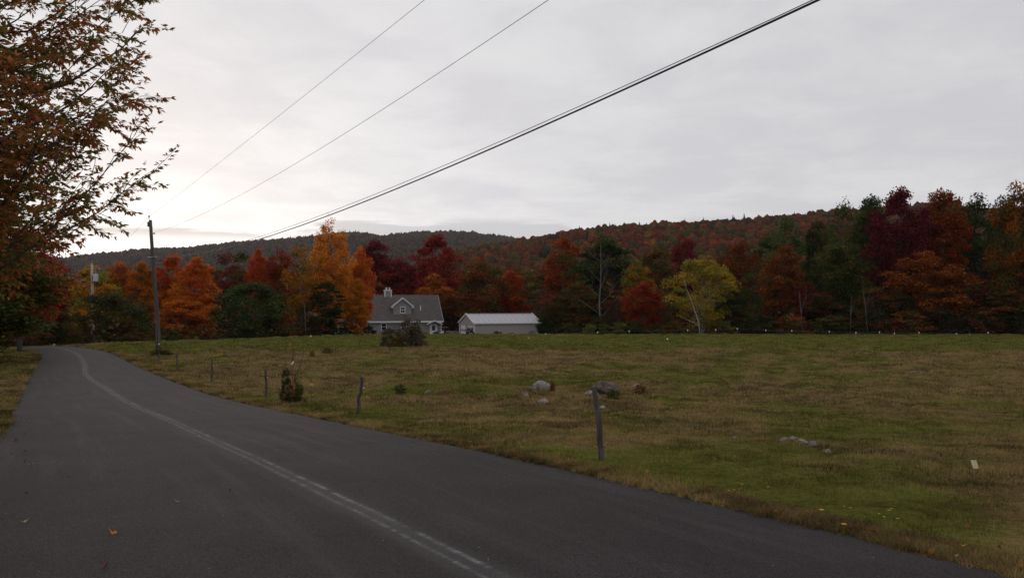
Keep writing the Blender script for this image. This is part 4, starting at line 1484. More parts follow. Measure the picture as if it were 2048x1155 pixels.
for k in range(npan):
    o = link('wall_panel', wall_pan, barn, (k * pw, 0, 0))
    o = link('roof_panel', roof_pan, barn, (-0.06 + k * (BL + 0.12) / npan, -0.25, BE - 0.088))
    o.rotation_euler = (ra, 0, 0)
    o = link('roof_panel', roof_pan, barn, (-0.06 + (k + 1) * (BL + 0.12) / npan, BD + 0.25, BE - 0.088))
    o.rotation_euler = (ra, 0, math.pi)
for xx in (-0.16, BL + 0.06):
    mb = MB()
    zz0 = BE - 0.06
    mb.prism([(xx, -0.29, zz0 - 0.16), (xx, -0.29, zz0 + 0.06), (xx, BD / 2, BE + BRI + 0.14), (xx, BD + 0.29, zz0 + 0.06), (xx, BD + 0.29, zz0 - 0.16), (xx, BD / 2, BE + BRI - 0.10)], (0.10, 0, 0))
    mb.build('rake_trim', trim, barn)
MB().box((-0.04, -0.30, BE - 0.19), (BL + 0.04, -0.252, BE - 0.04)).build('eave_trim', trim, barn)
MB().box((-0.04, BD / 2 - 0.16, BE + BRI + 0.055), (BL + 0.04, BD / 2 + 0.16, BE + BRI + 0.085)).build('ridge_cap', metal_roof, barn)
for yy in (-0.045, BD - 0.09):
    MB().box((-0.03, yy, -0.5), (0.12, yy + 0.14, BE - 0.20)).build('corner_trim', trim, barn)
for yc in (1.75, 5.2):
    d_ = MB()
    for q_ in range(4):
        d_.box((-0.03, yc - 1.2, q_ * 0.53), (0.015, yc + 1.2, q_ * 0.53 + 0.515))
    gd = d_.build('garage_door', trim, barn)
    mb = MB()
    mb.box((-0.06, yc - 1.32, 0), (0.012, yc - 1.205, 2.22)).box((-0.06, yc + 1.205, 0), (0.012, yc + 1.32, 2.22)).box((-0.06, yc - 1.2, 2.13), (0.012, yc + 1.2, 2.22))
    mb.build('door_frame', metal_wall, gd)
    for q_ in range(4):
        y_ = yc - 0.92 + q_ * 0.61
        MB().box((-0.045, y_ - 0.17, 1.17), (-0.031, y_ + 0.17, 1.47)).build('pane', glass_m, gd)

# ------------------------------------------------------------------ yard things between house and barn
def local(o, x, d):
    X_ = (x - CX) / FPX * d
    o.location = (X_, d, float(gz(X_, d)))


black_m = plain('black_paint', (0.02, 0.02, 0.022), 0.1, 8, 0.4, 0.0)
cart = empty('utility_cart', (0, 0, 0), R(20), 'dark utility cart with flat canopy parked between house and barn', 'cart')
local(cart, 886, 128)
mb = MB().box((-0.85, -0.55, 0.35), (0.85, 0.55, 0.62)).box((-0.75, -0.5, 0.62), (-0.1, 0.5, 0.85)).box((0.62, -0.5, 0.62), (0.85, 0.5, 1.0))
mb.build('body', black_m, cart)
MB().box((-0.15, -0.5, 0.85), (0.0, 0.5, 1.25)).box((-0.6, -0.5, 0.86), (-0.16, 0.5, 0.95)).build('seat', white_plastic, cart)
can = MB()
can.prism([(-0.95, -0.65, 1.72), (0.95, -0.65, 1.72), (0.85, -0.65, 1.82), (-0.85, -0.65, 1.82)], (0, 1.3, 0))
can.build('canopy', bark_grey, cart)
for sx in (-0.8, 0.8):
    for sy in (-0.5, 0.5):
        MB().tube([(sx, sy, 0.6), (sx * 0.95, sy, 1.72)], 0.025, 6).build('canopy_post', black_m, cart)
        wl = MB().tube([(sx * 0.75, sy * 1.12 - 0.08, 0.26), (sx * 0.75, sy * 1.12 + 0.08, 0.26)], 0.26, 14)
        wl.build('wheel', cable_m, cart)
clf = empty('chain_link_fence', (0, 0, 0), 0, 'chain link fence between the house and the barn', 'fence')
p0 = at(893, 660, 126)
p1 = at(916, 660, 124)
local(clf, 893, 126)
mbf = MB()
vx, vy = p1.x - p0.x, p1.y - p0.y
for f_ in (0, 0.5, 1):
    MB().tube([(vx * f_, vy * f_, -0.1), (vx * f_, vy * f_, 1.25)], 0.03, 8).build('fence_post', steel, clf)
MB().tube([(0, 0, 1.22), (vx, vy, 1.22)], 0.022, 6).build('top_rail', steel, clf)
for k in range(30):
    a0, a1 = k / 30, (k + 9) / 30
    if a1 <= 1:
        mbf.tube([(vx * a0, vy * a0, 0.0), (vx * a1, vy * a1, 1.2)], 0.006, 3, False)
        mbf.tube([(vx * a1, vy * a1, 0.0), (vx * a0, vy * a0, 1.2)], 0.006, 3, False)
mbf.build('wire_mesh', steel, clf)
bin_ = empty('refuse_bin', (0, 0, 0), R(15), 'dark wheeled refuse bin beside the chain link fence', 'bin')
local(bin_, 902, 129)
mb = MB()
mb.prism([(-0.24, -0.28, 0.08), (0.24, -0.28, 0.08), (0.3, -0.33, 0.95), (-0.3, -0.33, 0.95)], (0, 0.58, 0))
mb.build('body', black_m, bin_)
MB().prism([(-0.33, -0.36, 0.955), (0.33, -0.36, 0.955), (0.3, -0.36, 1.03), (-0.3, -0.36, 1.03)], (0, 0.68, 0)).build('lid', cable_m, bin_)
for s in (-0.26, 0.26):
    MB().tube([(s - 0.03, 0.28, 0.1), (s + 0.03, 0.28, 0.1)], 0.1, 10).build('wheel', cable_m, bin_)

# ------------------------------------------------------------------ utility poles and wires
P1 = gpt(317, 706)
top1 = at(302, 440, P1.y)
pole = empty('utility_pole', P1, 0, 'dark leaning wooden utility pole at the roadside', 'utility pole')
lx, lz = top1.x - P1.x, top1.z - P1.z
rnd = random.Random(3)
mb = MB()
mb.tube([(lx * f_ + (0.04 * math.sin(f_ * 5)), 0, lz * f_ - (0.4 if f_ == 0 else 0)) for f_ in np.linspace(0, 1, 9)], [0.150 - 0.055 * f_ for f_ in np.linspace(0, 1, 9)], 12, True, 0.02, rnd)
mb.build('pole', polewood, pole, smooth=True)
MB().tube([(lx - 0.1, -0.05, lz - 0.35), (lx - 0.1, -0.05, lz + 0.18)], 0.02, 6).tube([(lx - 0.1, -0.05, lz + 0.16), (lx - 0.1, -0.05, lz + 0.24), (lx - 0.1, -0.05, lz + 0.30)], [0.03, 0.06, 0.03], 8).build('top_insulator', porcelain, pole)
MB().box((lx - 0.17, -0.14, lz - 0.42), (lx - 0.1, 0.14, lz - 0.12)).build('top_bracket', rust, pole)
fB = (4.53 + EYE - P1.z) / lz
fC = (3.03 + EYE - P1.z) / lz
MB().tube([(lx * fB, -0.1, lz * fB), (lx * fB + 0.22, -0.12, lz * fB)], 0.02, 6).tube([(lx * fB + 0.2, -0.12, lz * fB - 0.05), (lx * fB + 0.2, -0.12, lz * fB + 0.05)], 0.05, 8).build('side_insulator', porcelain, pole)
MB().tube([(lx * fC - 0.3, -0.14, lz * fC), (lx * fC + 0.3, -0.14, lz * fC + 0.02)], 0.025, 6).build('cable_clamp', steel, pole)
fO = 0.225
mb = MB()
mb.tube([(lx * fO, 0, lz * fO), (lx * (fO + 0.018), 0, lz * (fO + 0.018))], [0.152, 0.150], 12, True)
mb.build('orange_band', orange_band, pole)
MB().tube([(lx * 0.06 + 0.02, -0.2, 0.1), (lx * 0.95 + 0.12, -0.12, lz * 0.95)], 0.008, 4).build('ground_wire', wire_m, pole)
MB().box((lx * 0.07 + 0.1, -0.21, 0.55), (lx * 0.07 + 0.19, -0.17, 0.63)).build('pole_tag', white_plastic, pole)

d2 = 84.0
p2X = (187 - CX) / FPX * d2
P2 = Vector((p2X, d2, float(gz(p2X, d2))))
top2 = at(184, 527, d2)
pole2 = empty('utility_pole', P2, 0, 'pale utility pole with grey transformer rising behind the dark bush', 'utility pole')
lx2, lz2 = top2.x - P2.x, top2.z - P2.z
MB().tube([(lx2 * f_, 0, lz2 * f_ - (0.3 if f_ == 0 else 0)) for f_ in np.linspace(0, 1, 7)], [0.18 - 0.06 * f_ for f_ in np.linspace(0, 1, 7)], 12).build('pole', polewood_pale, pole2, smooth=True)
tz_ = at(190, 562, d2).z - P2.z
mb = MB()
mb.tube([(lx2 * 0.8 + 0.42, -0.1, tz_ - 0.05), (lx2 * 0.8 + 0.42, -0.1, tz_), (lx2 * 0.8 + 0.42, -0.1, tz_ + 0.68), (lx2 * 0.8 + 0.42, -0.1, tz_ + 0.74)], [0.2, 0.25, 0.25, 0.18], 14)
tf = mb.build('transformer', steel, pole2, smooth=False)
MB().tube([(lx2 * 0.8 + 0.42, -0.1, tz_ + 0.72), (lx2 * 0.8 + 0.42, -0.1, tz_ + 0.98)], [0.05, 0.03], 8).build('bushing', porcelain, tf)
MB().box((lx2 * 0.8 + 0.05, -0.14, tz_ + 0.2), (lx2 * 0.8 + 0.22, -0.06, tz_ + 0.5)).build('bracket', rust, pole2)
MB().tube([(lx2, 0, lz2 - 0.05), (lx2, 0, lz2 + 0.2), (lx2, 0, lz2 + 0.32)], [0.03, 0.05, 0.03], 8).build('top_insulator', porcelain, pole2)

QX, QY = 9.5, -1.0
QZ = float(gz(QX, QY))
poleq = empty('utility_pole', (QX, QY, QZ), 0, 'weathered utility pole right beside the viewpoint carrying the overhead wires', 'utility pole')
MB().tube([(0, 0, -0.4), (0, 0, 3), (0, 0, 6), (0, 0, 7.3 + EYE - QZ)], [0.2, 0.18, 0.15, 0.13], 12).build('pole', polewood, poleq, smooth=True)
MB().tube([(-0.25, 0, 6.25 + EYE - QZ), (0.2, 0, 6.25 + EYE - QZ)], 0.03, 6).build('side_bracket', rust, poleq)


def catenary(a, b, sag, rad, mat, name, label, n=60, twist=None):
    a, b = Vector(a), Vector(b)
    pts = []
    for k in range(n + 1):
        f_ = k / n
        p = a.lerp(b, f_)
        p.z -= sag * 4 * f_ * (1 - f_)
        if twist:
            p += twist(f_)
        pts.append(p)
    mb = MB().tube([p - a for p in pts], rad, 5, False)
    o = mb.build(name, mat, None, a, True)
    return tag(o, label, 'wire')


wA = Vector((P1.x + lx - 0.1, P1.y - 0.05, 5.47 + EYE + 0.12))
catenary(wA, (QX, QY, 7.24 + EYE), 0.12, 0.005, cable_m, 'power_wire', 'thin overhead wire, highest of the three')
wB = Vector((P1.x + lx * fB + 0.2, P1.y - 0.12, P1.z + lz * fB + 0.06))
catenary(wB, (QX - 0.2, QY, 6.25 + EYE), 1.0, 0.0053, cable_m, 'power_wire', 'thin overhead wire, middle one of the three')
wC = Vector((P1.x + lx * fC + 0.05, P1.y - 0.15, P1.z + lz * fC))
cC = catenary(wC, (QX, QY, 4.42 + EYE), 1.28, 0.015, cable_m, 'communication_cable', 'thick black overhead cable, lowest of the wires')
catenary(wC + Vector((0, 0, 0.03)), Vector((QX, QY, 4.42 + EYE + 0.03)), 1.28, 0.006, cable_m, 'support_wire', 'slim strand running just above the thick black cable', twist=lambda f_: Vector((0, 0, 0.06 * math.sin(min(max((f_ - 0.12) / 0.68, 0), 1) * math.pi) ** 0.7)))
catenary(wA, (P2.x + lx2, P2.y, P2.z + lz2 + 0.25), 0.5, 0.007, cable_m, 'power_wire', 'faint wire between the two poles')

# ------------------------------------------------------------------ field fence along the road
def wood_post(x, yt, yb, label, seed, rad, bends, ins=True, name='fence_post'):
    g = gpt(x, yb)
    rnd = random.Random(seed)
    h = at(x, yt, g.y).z - g.z
    e = empty(name, g, 0, label, 'fence post', 'wooden posts of the roadside fence')
    n = 11
    pts, rd = [], []
    for k in range(n):
        f_ = k / (n - 1)
        bx = np.interp(f_, *zip(*bends)) / FPX * g.y
        pts.append((bx + rnd.uniform(-.006, .006), rnd.uniform(-.01, .01), h * f_ - (0.15 if k == 0 else 0)))
        rd.append(rad * rnd.uniform(0.88, 1.1) * (1.08 - 0.1 * f_))
    mb = MB().tube(pts, rd, 10, True, 0.12, rnd)
    mb.build('post', weathered, e, smooth=False)
    if ins:
        bx = np.interp(0.72, *zip(*bends)) / FPX * g.y
        MB().tube([(bx + rad * 0.9, -0.01, h * 0.72), (bx + rad + 0.03, -0.015, h * 0.72)], 0.007, 6).tube([(bx + rad + 0.02, -0.015, h * 0.72 - 0.015), (bx + rad + 0.02, -0.015, h * 0.72 + 0.015)], 0.011, 8).build('insulator', white_plastic, e)
    return e, g, h


fp1 = wood_post(1204, 772, 926, 'thick grey wooden fence post nearest the camera, leaning left', 1, 0.036, [(0, 0), (0.5, -6), (1, -15)], False)
fp2 = wood_post(718, 753, 832, 'crooked wooden fence post, second along the road edge', 2, 0.040, [(0, 0), (0.5, -1), (0.6, 4), (1, 6)])
fp3 = wood_post(531, 738, 796, 'thin wooden fence post left of the sapling', 3, 0.037, [(0, 0), (0.5, 2), (1, -1)])
fp4 = wood_post(423, 717, 766, 'thin dark fence post right of the utility pole', 4, 0.037, [(0, 0), (1, 1)])
fp5 = wood_post(354, 706, 740, 'short dark fence post beside the utility pole', 5, 0.035, [(0, 0), (1, 0)])
fp6 = wood_post(317, 700, 727, 'dark stub post in front of the utility pole foot', 6, 0.035, [(0, 0), (1, 0)], False)


def fence_wire(a, b, sag, label, rad=0.0014):
    a, b = Vector(a), Vector(b)
    pts = [a.lerp(b, k / 24) - Vector((0, 0, sag * 4 * (k / 24) * (1 - k / 24))) - a for k in range(25)]
    return tag(MB().tube(pts, rad, 4, False).build('fence_wire', wire_m, None, a), label, 'wire', 'strands of the roadside fence')


tops = [(f_[1] + Vector((0.05, -0.015, f_[2] * 0.72))) for f_ in (fp1, fp2, fp3, fp4, fp5)]
tops[0] = fp1[1] + Vector((-10 / FPX * fp1[1].y + 0.06, -0.015, fp1[2] * 0.72))
near_end = at(2350, 952, 7.4)
for k, (a, b, s, lb) in enumerate([(tops[0], near_end, 0.10, 'thin fence wire running right from the nearest post'), (tops[1], tops[0], 0.12, 'thin fence wire between the nearest and the crooked post'),
                                   (tops[2], tops[1], 0.10, 'thin fence wire between crooked post and thin post'), (tops[3], tops[2], 0.08, 'thin fence wire left of the sapling'), (tops[4], tops[3], 0.06, 'thin fence wire by the utility pole')]):
    fence_wire(a, b, s, lb)
# the post the near wire ends on, just beyond the right picture edge
ge = Vector((near_end.x, near_end.y, float(gz(near_end.x, near_end.y))))
e = empty('fence_post', ge, 0, 'wooden fence post beyond the right picture edge holding the near wire', 'fence post', 'wooden posts of the roadside fence')
MB().tube([(0.05, 0, -0.15), (0.05, 0, 0.4), (0.04, 0, 0.95)], [0.05, 0.046, 0.043], 10, True, 0.1, random.Random(9)).build('post', weathered, e)
# cream tag hanging on the wire
f_ = 0.0
best = min(range(200), key=lambda k: abs((lambda p: CX + FPX * p.x / p.y)(tops[0].lerp(near_end, k / 200)) - 1942))
tp_ = tops[0].lerp(near_end, best / 200) - Vector((0, 0, 0.10 * 4 * (best / 200) * (1 - best / 200)))
mb = MB().prism([(-0.035, 0, 0.004), (0.022, 0, 0.006), (0.044, 0, -0.078), (-0.008, 0, -0.080)], (0, 0.004, 0))
tag(mb.build('fence_tag', cream_plastic, None, tp_), 'small cream tag hanging from the near fence wire', 'tag')

# thin rod with yellow insulator, near the sapling
g = gpt(623, 815)
rod = empty('fence_rod', g, 0, 'thin rusty rod with yellow insulator right of the sapling', 'fence post')
hr = at(623, 752, g.y).z - g.z
MB().tube([(0, 0, -0.1), (0, 0, hr)], 0.007, 6).build('rod', rust, rod)
zi = at(623, 769, g.y).z - g.z
MB().box((-0.04, -0.02, zi - 0.022), (0.045, 0.02, zi + 0.018)).tube([(-0.05, 0, zi + 0.02), (0.05, 0, zi + 0.02)], 0.012, 6).build('insulator', yellow_plastic, rod)
# far fence: thin posts with white insulators
far = [(890, 676), (965, 671), (1025, 670), (1091, 668), (1195, 664), (1258, 662), (1375, 660), (1431, 659), (1474, 657), (1531, 660), (1583, 661), (1658, 663), (1711, 665), (1758, 664), (1788, 666), (1837, 665), (1912, 667), (1938, 668), (1975, 665), (622, 672), (508, 690)]
fpm = MB().tube([(0, 0, -0.1), (0, 0, 0.62)], 0.016, 6).mesh('far_rod', rust)
fim = MB().tube([(0, -0.03, 0.40), (0, -0.03, 0.47), (0, -0.03, 0.60)], [0.05, 0.065, 0.045], 8).mesh('far_insulator', white_plastic)
far_pts = []
for x, y in far:
    d_ = float(field_end((x - CX) / FPX * 90, 90.0)) - 3.0
    if x == 508:
        d_ = 66.0
    X_ = (x - CX) / FPX * d_
    g = float(gz(X_, d_))
    e = empty('fence_rod', (X_, d_, g), 0, 'thin fence rod with white insulator at the far field edge', 'fence post', 'far fence rods with white insulators')
    zi = at(x, y, d_).z - g
    k = max(zi / 0.52, 0.3)
    link('rod', fpm, e).scale = (1, 1, k)
    link('insulator', fim, e).location = (0, 0, zi - 0.5)
    if x >= 890:
        far_pts.append((x, X_, d_, g + zi))
far_pts.sort()
for a, b in zip(far_pts[:-1], far_pts[1:]):
    pass
mb = MB()
o0 = Vector(far_pts[0][1:])
mb.tube([Vector(p[1:]) - o0 for p in far_pts], 0.007, 4, False)
tag(mb.build('fence_wire', wire_m, None, o0), 'long thin fence wire along the far field edge', 'wire')
# thin iron rods standing in the field
for k, (x, yt, yb, lb) in enumerate([(1335, 678, 712, 'thin rusty rod in the right middle of the field'), (1057, 676, 705, 'thin rod with yellow top in the field below the barn')]):
    g = gpt(x, yb)
    e = empty('fence_rod', g, 0, lb, 'fence post')
    h_ = at(x, yt, g.y).z - g.z
    MB().tube([(0, 0, -0.1), (0, 0, h_)], 0.012, 6).build('rod', rust, e)
    MB().tube([(0, 0, h_ - 0.02), (0, 0, h_ + 0.06)], [0.05, 0.03], 8).build('insulator', yellow_plastic if k else white_plastic, e)
# white markers by the road bend
for x, y, w_, lb in [(108, 688, 8, 'white marker stone, largest of three by the road bend'), (138, 688, 4, 'small white marker stone in the middle by the road bend'), (157, 687, 4, 'small pale marker stone at the right by the road bend')]:
    d_ = 67.0
    p = at(x, y + 3, d_)
    g = float(gz(p.x, p.y))
    s = w_ / FPX * d_
    V0, F0 = ico(2)
    V0 = V0 * (1 + RNG.uniform(-0.12, 0.12, (len(V0), 1))) * np.array([s / 2, s / 2, s * 0.6])
    o = tag(link('marker_stone', mesh_np('marker_stone', V0, F0, None, True, (white_plastic,)), None, (p.x, p.y, g + s * 0.35)), lb, 'stone')

# ------------------------------------------------------------------ rocks
def rock(x, y, wpx, hpx, label, seed, col=(1, 1, 1), name='rock', yaw=0.0, ratio=0.8):
    g = gpt(x, y)
    wm, hm = wpx / FPX * g.y, hpx / FPX * g.y
    V, F = ico(4)
    rg = np.random.default_rng(seed)
    ph = rg.uniform(0, 50, 3)
    r_ = 1 + 0.42 * (fbm(V[:, 0] * 1.3 + ph[0] + V[:, 2] * 0.7, V[:, 1] * 1.3 + ph[1], seed, 3) - 0.5) + 0.26 * (fbm(V[:, 0] * 5 + ph[2], V[:, 2] * 5 + V[:, 1] * 3, seed + 4, 3) - 0.5)
    # facets
    for k in range(9):
        nrm = rg.normal(size=3)
        nrm /= np.linalg.norm(nrm)
        c_ = rg.uniform(0.60, 0.86)
        dd = V @ nrm
        r_ = np.where(dd * r_ > c_, c_ / np.maximum(dd, 1e-3), r_)
    V = V * r_[:, None]
    V = V / np.abs(V).max(0) * np.array([wm / 2, wm / 2 * ratio, hm / 1.45])
    me = mesh_np(name, V, F, None, True, (rock_m,))
    zr = float(ground_full(np.array([g.x]), np.array([g.y + wm * 0.25]))[0])
    o = link(name, me, None, (g.x, g.y + wm * 0.25, zr + hm * 0.14 + 0.015))
    o.rotation_euler = (0, 0, yaw)
    o.color = (*col, 1)
    return tag(o, label, 'rock', 'stones lying in the field')


rock(1080, 786, 44, 21, 'large pale grey boulder left of the nearest post', 1)
rock(1212, 796, 62, 31, 'large dark mossy boulder behind the nearest post top', 2, (0.42, 0.36, 0.30))
rock(1184, 797, 30, 13, 'pale flat stone beside the nearest post', 3, (1.05, 0.98, 0.9))
rock(1274, 786, 24, 20, 'pinkish pointed stone right of the dark boulder', 4, (1.25, 0.86, 0.68))
rock(1085, 813, 25, 12, 'pale pink flat stone in front of the large pale boulder', 5, (1.1, 0.95, 0.9))
rock(1051, 795, 20, 12, 'grey slanted stone left of the large pale boulder', 6, (0.8, 0.75, 0.72))
rock(1205, 817, 12, 7, 'small white stone right of the nearest post', 7, (1.5, 1.5, 1.5))
rock(1571, 890, 26, 10, 'long pale stone, left of the cluster in the right field', 8, (1.0, 0.9, 0.8), yaw=0.4, ratio=0.5)
rock(1588, 886, 16, 8, 'pale cap stone at the upper left of the right cluster', 13, (1.15, 1.05, 0.95))
rock(1607, 896, 24, 10, 'pale low stone in the middle of the right cluster', 9, (1.15, 1.02, 0.85))
rock(1628, 900, 22, 12, 'darker grey stone in the right cluster', 10, (0.75, 0.68, 0.68))
rock(1655, 916, 18, 11, 'rounded buff stone at the right of the cluster', 11, (1.0, 0.8, 0.62))
rock(855, 786, 16, 8, 'small grey stone in the field behind the crooked post', 12, (0.9, 0.9, 0.9))
rock(1470, 885, 9, 6, 'tiny grey stone left of the right cluster', 14, (0.8, 0.8, 0.8))
# pale broken branch lying in the right field
g = gpt(1832, 749)
mb = MB().tube([(-0.35, 0, 0.06), (-0.1, 0.03, 0.08), (0.2, -0.02, 0.09), (0.36, 0.02, 0.14)], [0.02, 0.03, 0.035, 0.02], 7).tube([(0.1, 0, 0.08), (0.25, 0.1, 0.16), (0.38, 0.12, 0.19)], [0.02, 0.018, 0.008], 5)
tag(mb.build('broken_branch', deadwood, None, g), 'pale broken branch lying far right in the field', 'branch')

# ------------------------------------------------------------------ saplings and bushes in the field
def sapling(x, yb, label, stems, leaves, stake=None):
    g = gpt(x, yb)
    e = empty('sapling', g, 0, label, 'sapling')
    k = g.y / FPX
    for st in stems:
        pts = [((px - x) * k, (i_ % 2) * 0.02 - 0.01, (yb - py) * k - (0.1 if i_ == 0 else 0)) for i_, (px, py) in enumerate(st)]
        n_ = len(pts)
        MB().tube(pts, [0.02 * (1 - 0.75 * i_ / (n_ - 1)) * (1 if st is stems[0] else 0.7) for i_ in range(n_)], 6).build('stem', bark, e, smooth=True)
    for px, py, s, c in leaves:
        p = Vector(((px - x) * k, RNG.uniform(-.08, .08), (yb - py) * k))
        V, F = leaf_quads(np.array([p[:], p[:]]), np.array([(0.5, 0.3, -0.8), (-0.3, -0.2, -1.0)]), np.array([s, s * 0.9]), np.array([s * 0.5, s * 0.5]), RNG)
        me = mesh_np('sapling_leaf', V, F, {'clump': ('FACE', 'FLOAT', np.zeros(2)), 'leafv': ('FACE', 'FLOAT', np.array([0.5, 0.6]))}, False, (leaf,))
        o = link('leaf', me, e)
        o.color = (*c, 1)
        o['tint2'] = tuple(c)
    if stake:
        (x0, y0), (x1, y1) = stake
        MB().tube([((x0 - x) * k, -0.03, (yb - y0) * k - 0.1), ((x1 - x) * k, -0.03, (yb - y1) * k)], 0.022, 8).build('stake', orange_band, e)
        MB().tube([((x1 - x) * k - 0.02, -0.035, (yb - y1) * k - 0.03), ((x1 - x) * k + 0.03, -0.035, (yb - y1) * k + 0.06)], 0.025, 8).build('tie', white_plastic, e)
    return e


sapling(588, 806, 'thin bare sapling tied to a reddish stake by the road edge',
        [[(588, 806), (587, 770), (584, 735), (587, 705), (583, 690), (577, 670)], [(588, 760), (591, 748), (598, 738), (604, 718), (607, 705), (606, 690), (604, 674)], [(585, 728), (583, 712), (584, 702)], [(590, 755), (597, 745), (598, 730), (605, 722)]],
        [(579, 686, 0.10, GOLD), (578, 689, 0.09, YELL), (606, 697, 0.07, GOLD), (606, 700, 0.06, RUST), (588, 706, 0.06, OLIVE), (602, 718, 0.06, OLIVE), (585, 732, 0.06, ORED), (590, 780, 0.07, ORED)],
        ((589, 806), (585, 727)))
g = gpt(575, 806)
S_(573, g.y, 728, 26, 'shrub2', (0.06, 0.05, 0.035), sc(GREEN, 0.7), 'tall dark weedy shrub at the foot of the staked sapling')
S_(598, g.y + 0.1, 758, 30, 'shrub2', sc(GREEN, 0.8), OLIVE, 'small leafy green shrub right of the staked sapling')
S_(585, g.y - 0.1, 792, 50, 'shrub2', sc(OLIVE, 0.9), BROWN, 'low weeds spreading around the staked sapling')
sapling(718, 698, 'small leafless sapling standing in the field left of the bush', [[(718, 698), (719, 685), (721, 672), (720, 658)], [(719, 684), (724, 674), (727, 662)], [(720, 678), (715, 668)]], [(724, 668, 0.12, OLIVE), (716, 670, 0.12, GREEN)])
S_(818, 57.5, 630, 62, 'shrub2', (0.120, 0.088, 0.058), (0.085, 0.080, 0.042), 'large brownish leafy bush standing in the field')
S_(832, 58.0, 645, 40, 'shrub2', (0.075, 0.052, 0.045), (0.055, 0.048, 0.030), 'twiggy greyish bush at the right of the field bush')
S_(776, 57.0, 657, 34, 'shrub2', (0.095, 0.060, 0.052), (0.07, 0.055, 0.035), 'twiggy reddish bush at the left of the field bush')
S_(800, 56.2, 662, 40, 'shrub2', sc(OLIVE, 0.9), sc(BROWN, 0.8), 'olive weeds in front of the field bush')
S_(323, 49.0, 704, 50, 'shrub2', sc(GREEN, 0.7), BROWN, 'reddish weeds around the foot of the dark utility pole')
for k, (x, y, w_, h_, a, b, lb) in enumerate([(800, 790, 34, 6, GREEN, OLIVE, 'low green weed patch in the field behind the crooked post'), (625, 713, 12, 12, OLIVE, BROWN, 'thin dry weed clump behind the staked sapling'), (655, 706, 22, 8, GREEN, OLIVE, 'dark green weed clump at the green strip'), (1280, 790, 34, 9, BROWN, OLIVE, 'brown weeds around the pinkish stone'), (1226, 800, 40, 12, GREEN, OLIVE, 'green weeds at the foot of the dark boulder'), (1105, 784, 14, 14, sc(RUST, 0.8), BROWN, 'reddish weed right of the large pale boulder')]):
    g = gpt(x, y)
    S_(x, g.y, y - h_, w_, 'shrub2', a, b, lb)

# ------------------------------------------------------------------ grass
def blades(name, label, X, Y, h, wd, br, kind_mat=grass_blade, lean=0.7, zoff=0.0, dlum=None, reach=0.02):
    n = len(X)
    rc = road_coord(X, Y)
    keep = off_road(rc[0], rc[1]) > -reach
    X, Y, h, wd, br = (a[keep] for a in (X, Y, h, wd, br))
    dl = 0.0 if dlum is None else dlum[keep]
    rc = tuple(a[keep] for a in rc)
    Z = np.where(off_road(rc[0], rc[1]) < 0.05, gz(X, Y) + 0.015, ground_full(X, Y, rc) - 0.01 + zoff)
    n = len(X)
    lum = 0.6 * fbm(X * 1.1, Y * 0.9, 131, 3) + 0.4 * fbm(X * 5.0, Y * 4.0, 137, 2) + dl
    a = RNG.uniform(0, 6.283, n)
    ln = RNG.uniform(0.1, lean, n) * h
    b = a + RNG.uniform(-1.2, 1.2, n) + 1.57
    V = np.stack([np.c_[X - np.cos(a) * wd / 2, Y - np.sin(a) * wd / 2, Z], np.c_[X + np.cos(a) * wd / 2, Y + np.sin(a) * wd / 2, Z], np.c_[X + np.cos(b) * ln, Y + np.sin(b) * ln, Z + h]], 1).reshape(-1, 3)
    F = np.arange(3 * n).reshape(n, 3)
    me = mesh_np(name, V, F, {'brown': ('FACE', 'FLOAT', br), 'lum': ('FACE', 'FLOAT', lum), 'leafv': ('FACE', 'FLOAT', RNG.random(n))}, False, (kind_mat,))
    return tag(link(name, me), label, kind='stuff')


n = 520000
Y = np.exp(RNG.uniform(math.log(3.6), math.log(98), n))
X = RNG.uniform(-0.74, 0.74, n) * Y + RNG.uniform(-1, 1, n) * 0.8
k = Y < field_end(X, Y) - 0.5
X, Y = X[k], Y[k]
tuft = fbm(X * 1.7, Y * 1.7, 61, 3)
br = brownness(X, Y)
h = (0.026 + 0.0006 * Y) * (0.55 + 1.8 * np.clip(tuft - 0.30, 0, 1) + 0.5 * br) * RNG.uniform(0.6, 1.5, len(X))
wd = np.maximum(0.005, 0.00085 * Y) * RNG.uniform(0.7, 1.4, len(X))
br = np.clip(br + (fbm(X * 6, Y * 6, 88, 2) - 0.5) * 0.5, 0, 1)
blades('grass', 'short pasture grass, green with brown patches', X, Y, h, wd, br)

# taller uneven tufts and weeds scattered through the pasture
nt = 4200
TY = np.exp(RNG.uniform(math.log(6), math.log(62), nt))
TX = RNG.uniform(-0.70, 0.72, nt) * TY
kt = (fbm(TX * 0.25, TY * 0.22, 95, 3) + 0.25 * sstep(TY, 12, 22)) > 0.52
TX, TY = TX[kt], TY[kt]
nt = len(TX)
nb_ = 26
ti = np.repeat(np.arange(nt), nb_)
ts = RNG.uniform(0.5, 1.6, nt)[ti] * (0.10 + 0.004 * TY[ti])
X = TX[ti] + RNG.normal(0, 1, len(ti)) * ts * 0.9
Y = TY[ti] + RNG.normal(0, 1, len(ti)) * ts * 0.7
h = RNG.uniform(0.03, 0.10, len(ti)) * (0.6 + ts * 3.0)
wd = np.maximum(0.006, 0.0008 * Y) * RNG.uniform(0.7, 1.3, len(ti))
br = np.clip(brownness(TX, TY)[ti] + RNG.normal(0, 0.35, nt)[ti], 0, 1)
k = Y < field_end(X, Y) - 1
blades('grass_tufts', 'uneven taller grass tufts in the pasture', X[k], Y[k], h[k], wd[k], br[k], lean=1.0, dlum=RNG.uniform(-0.30, 0.12, nt)[ti][k])

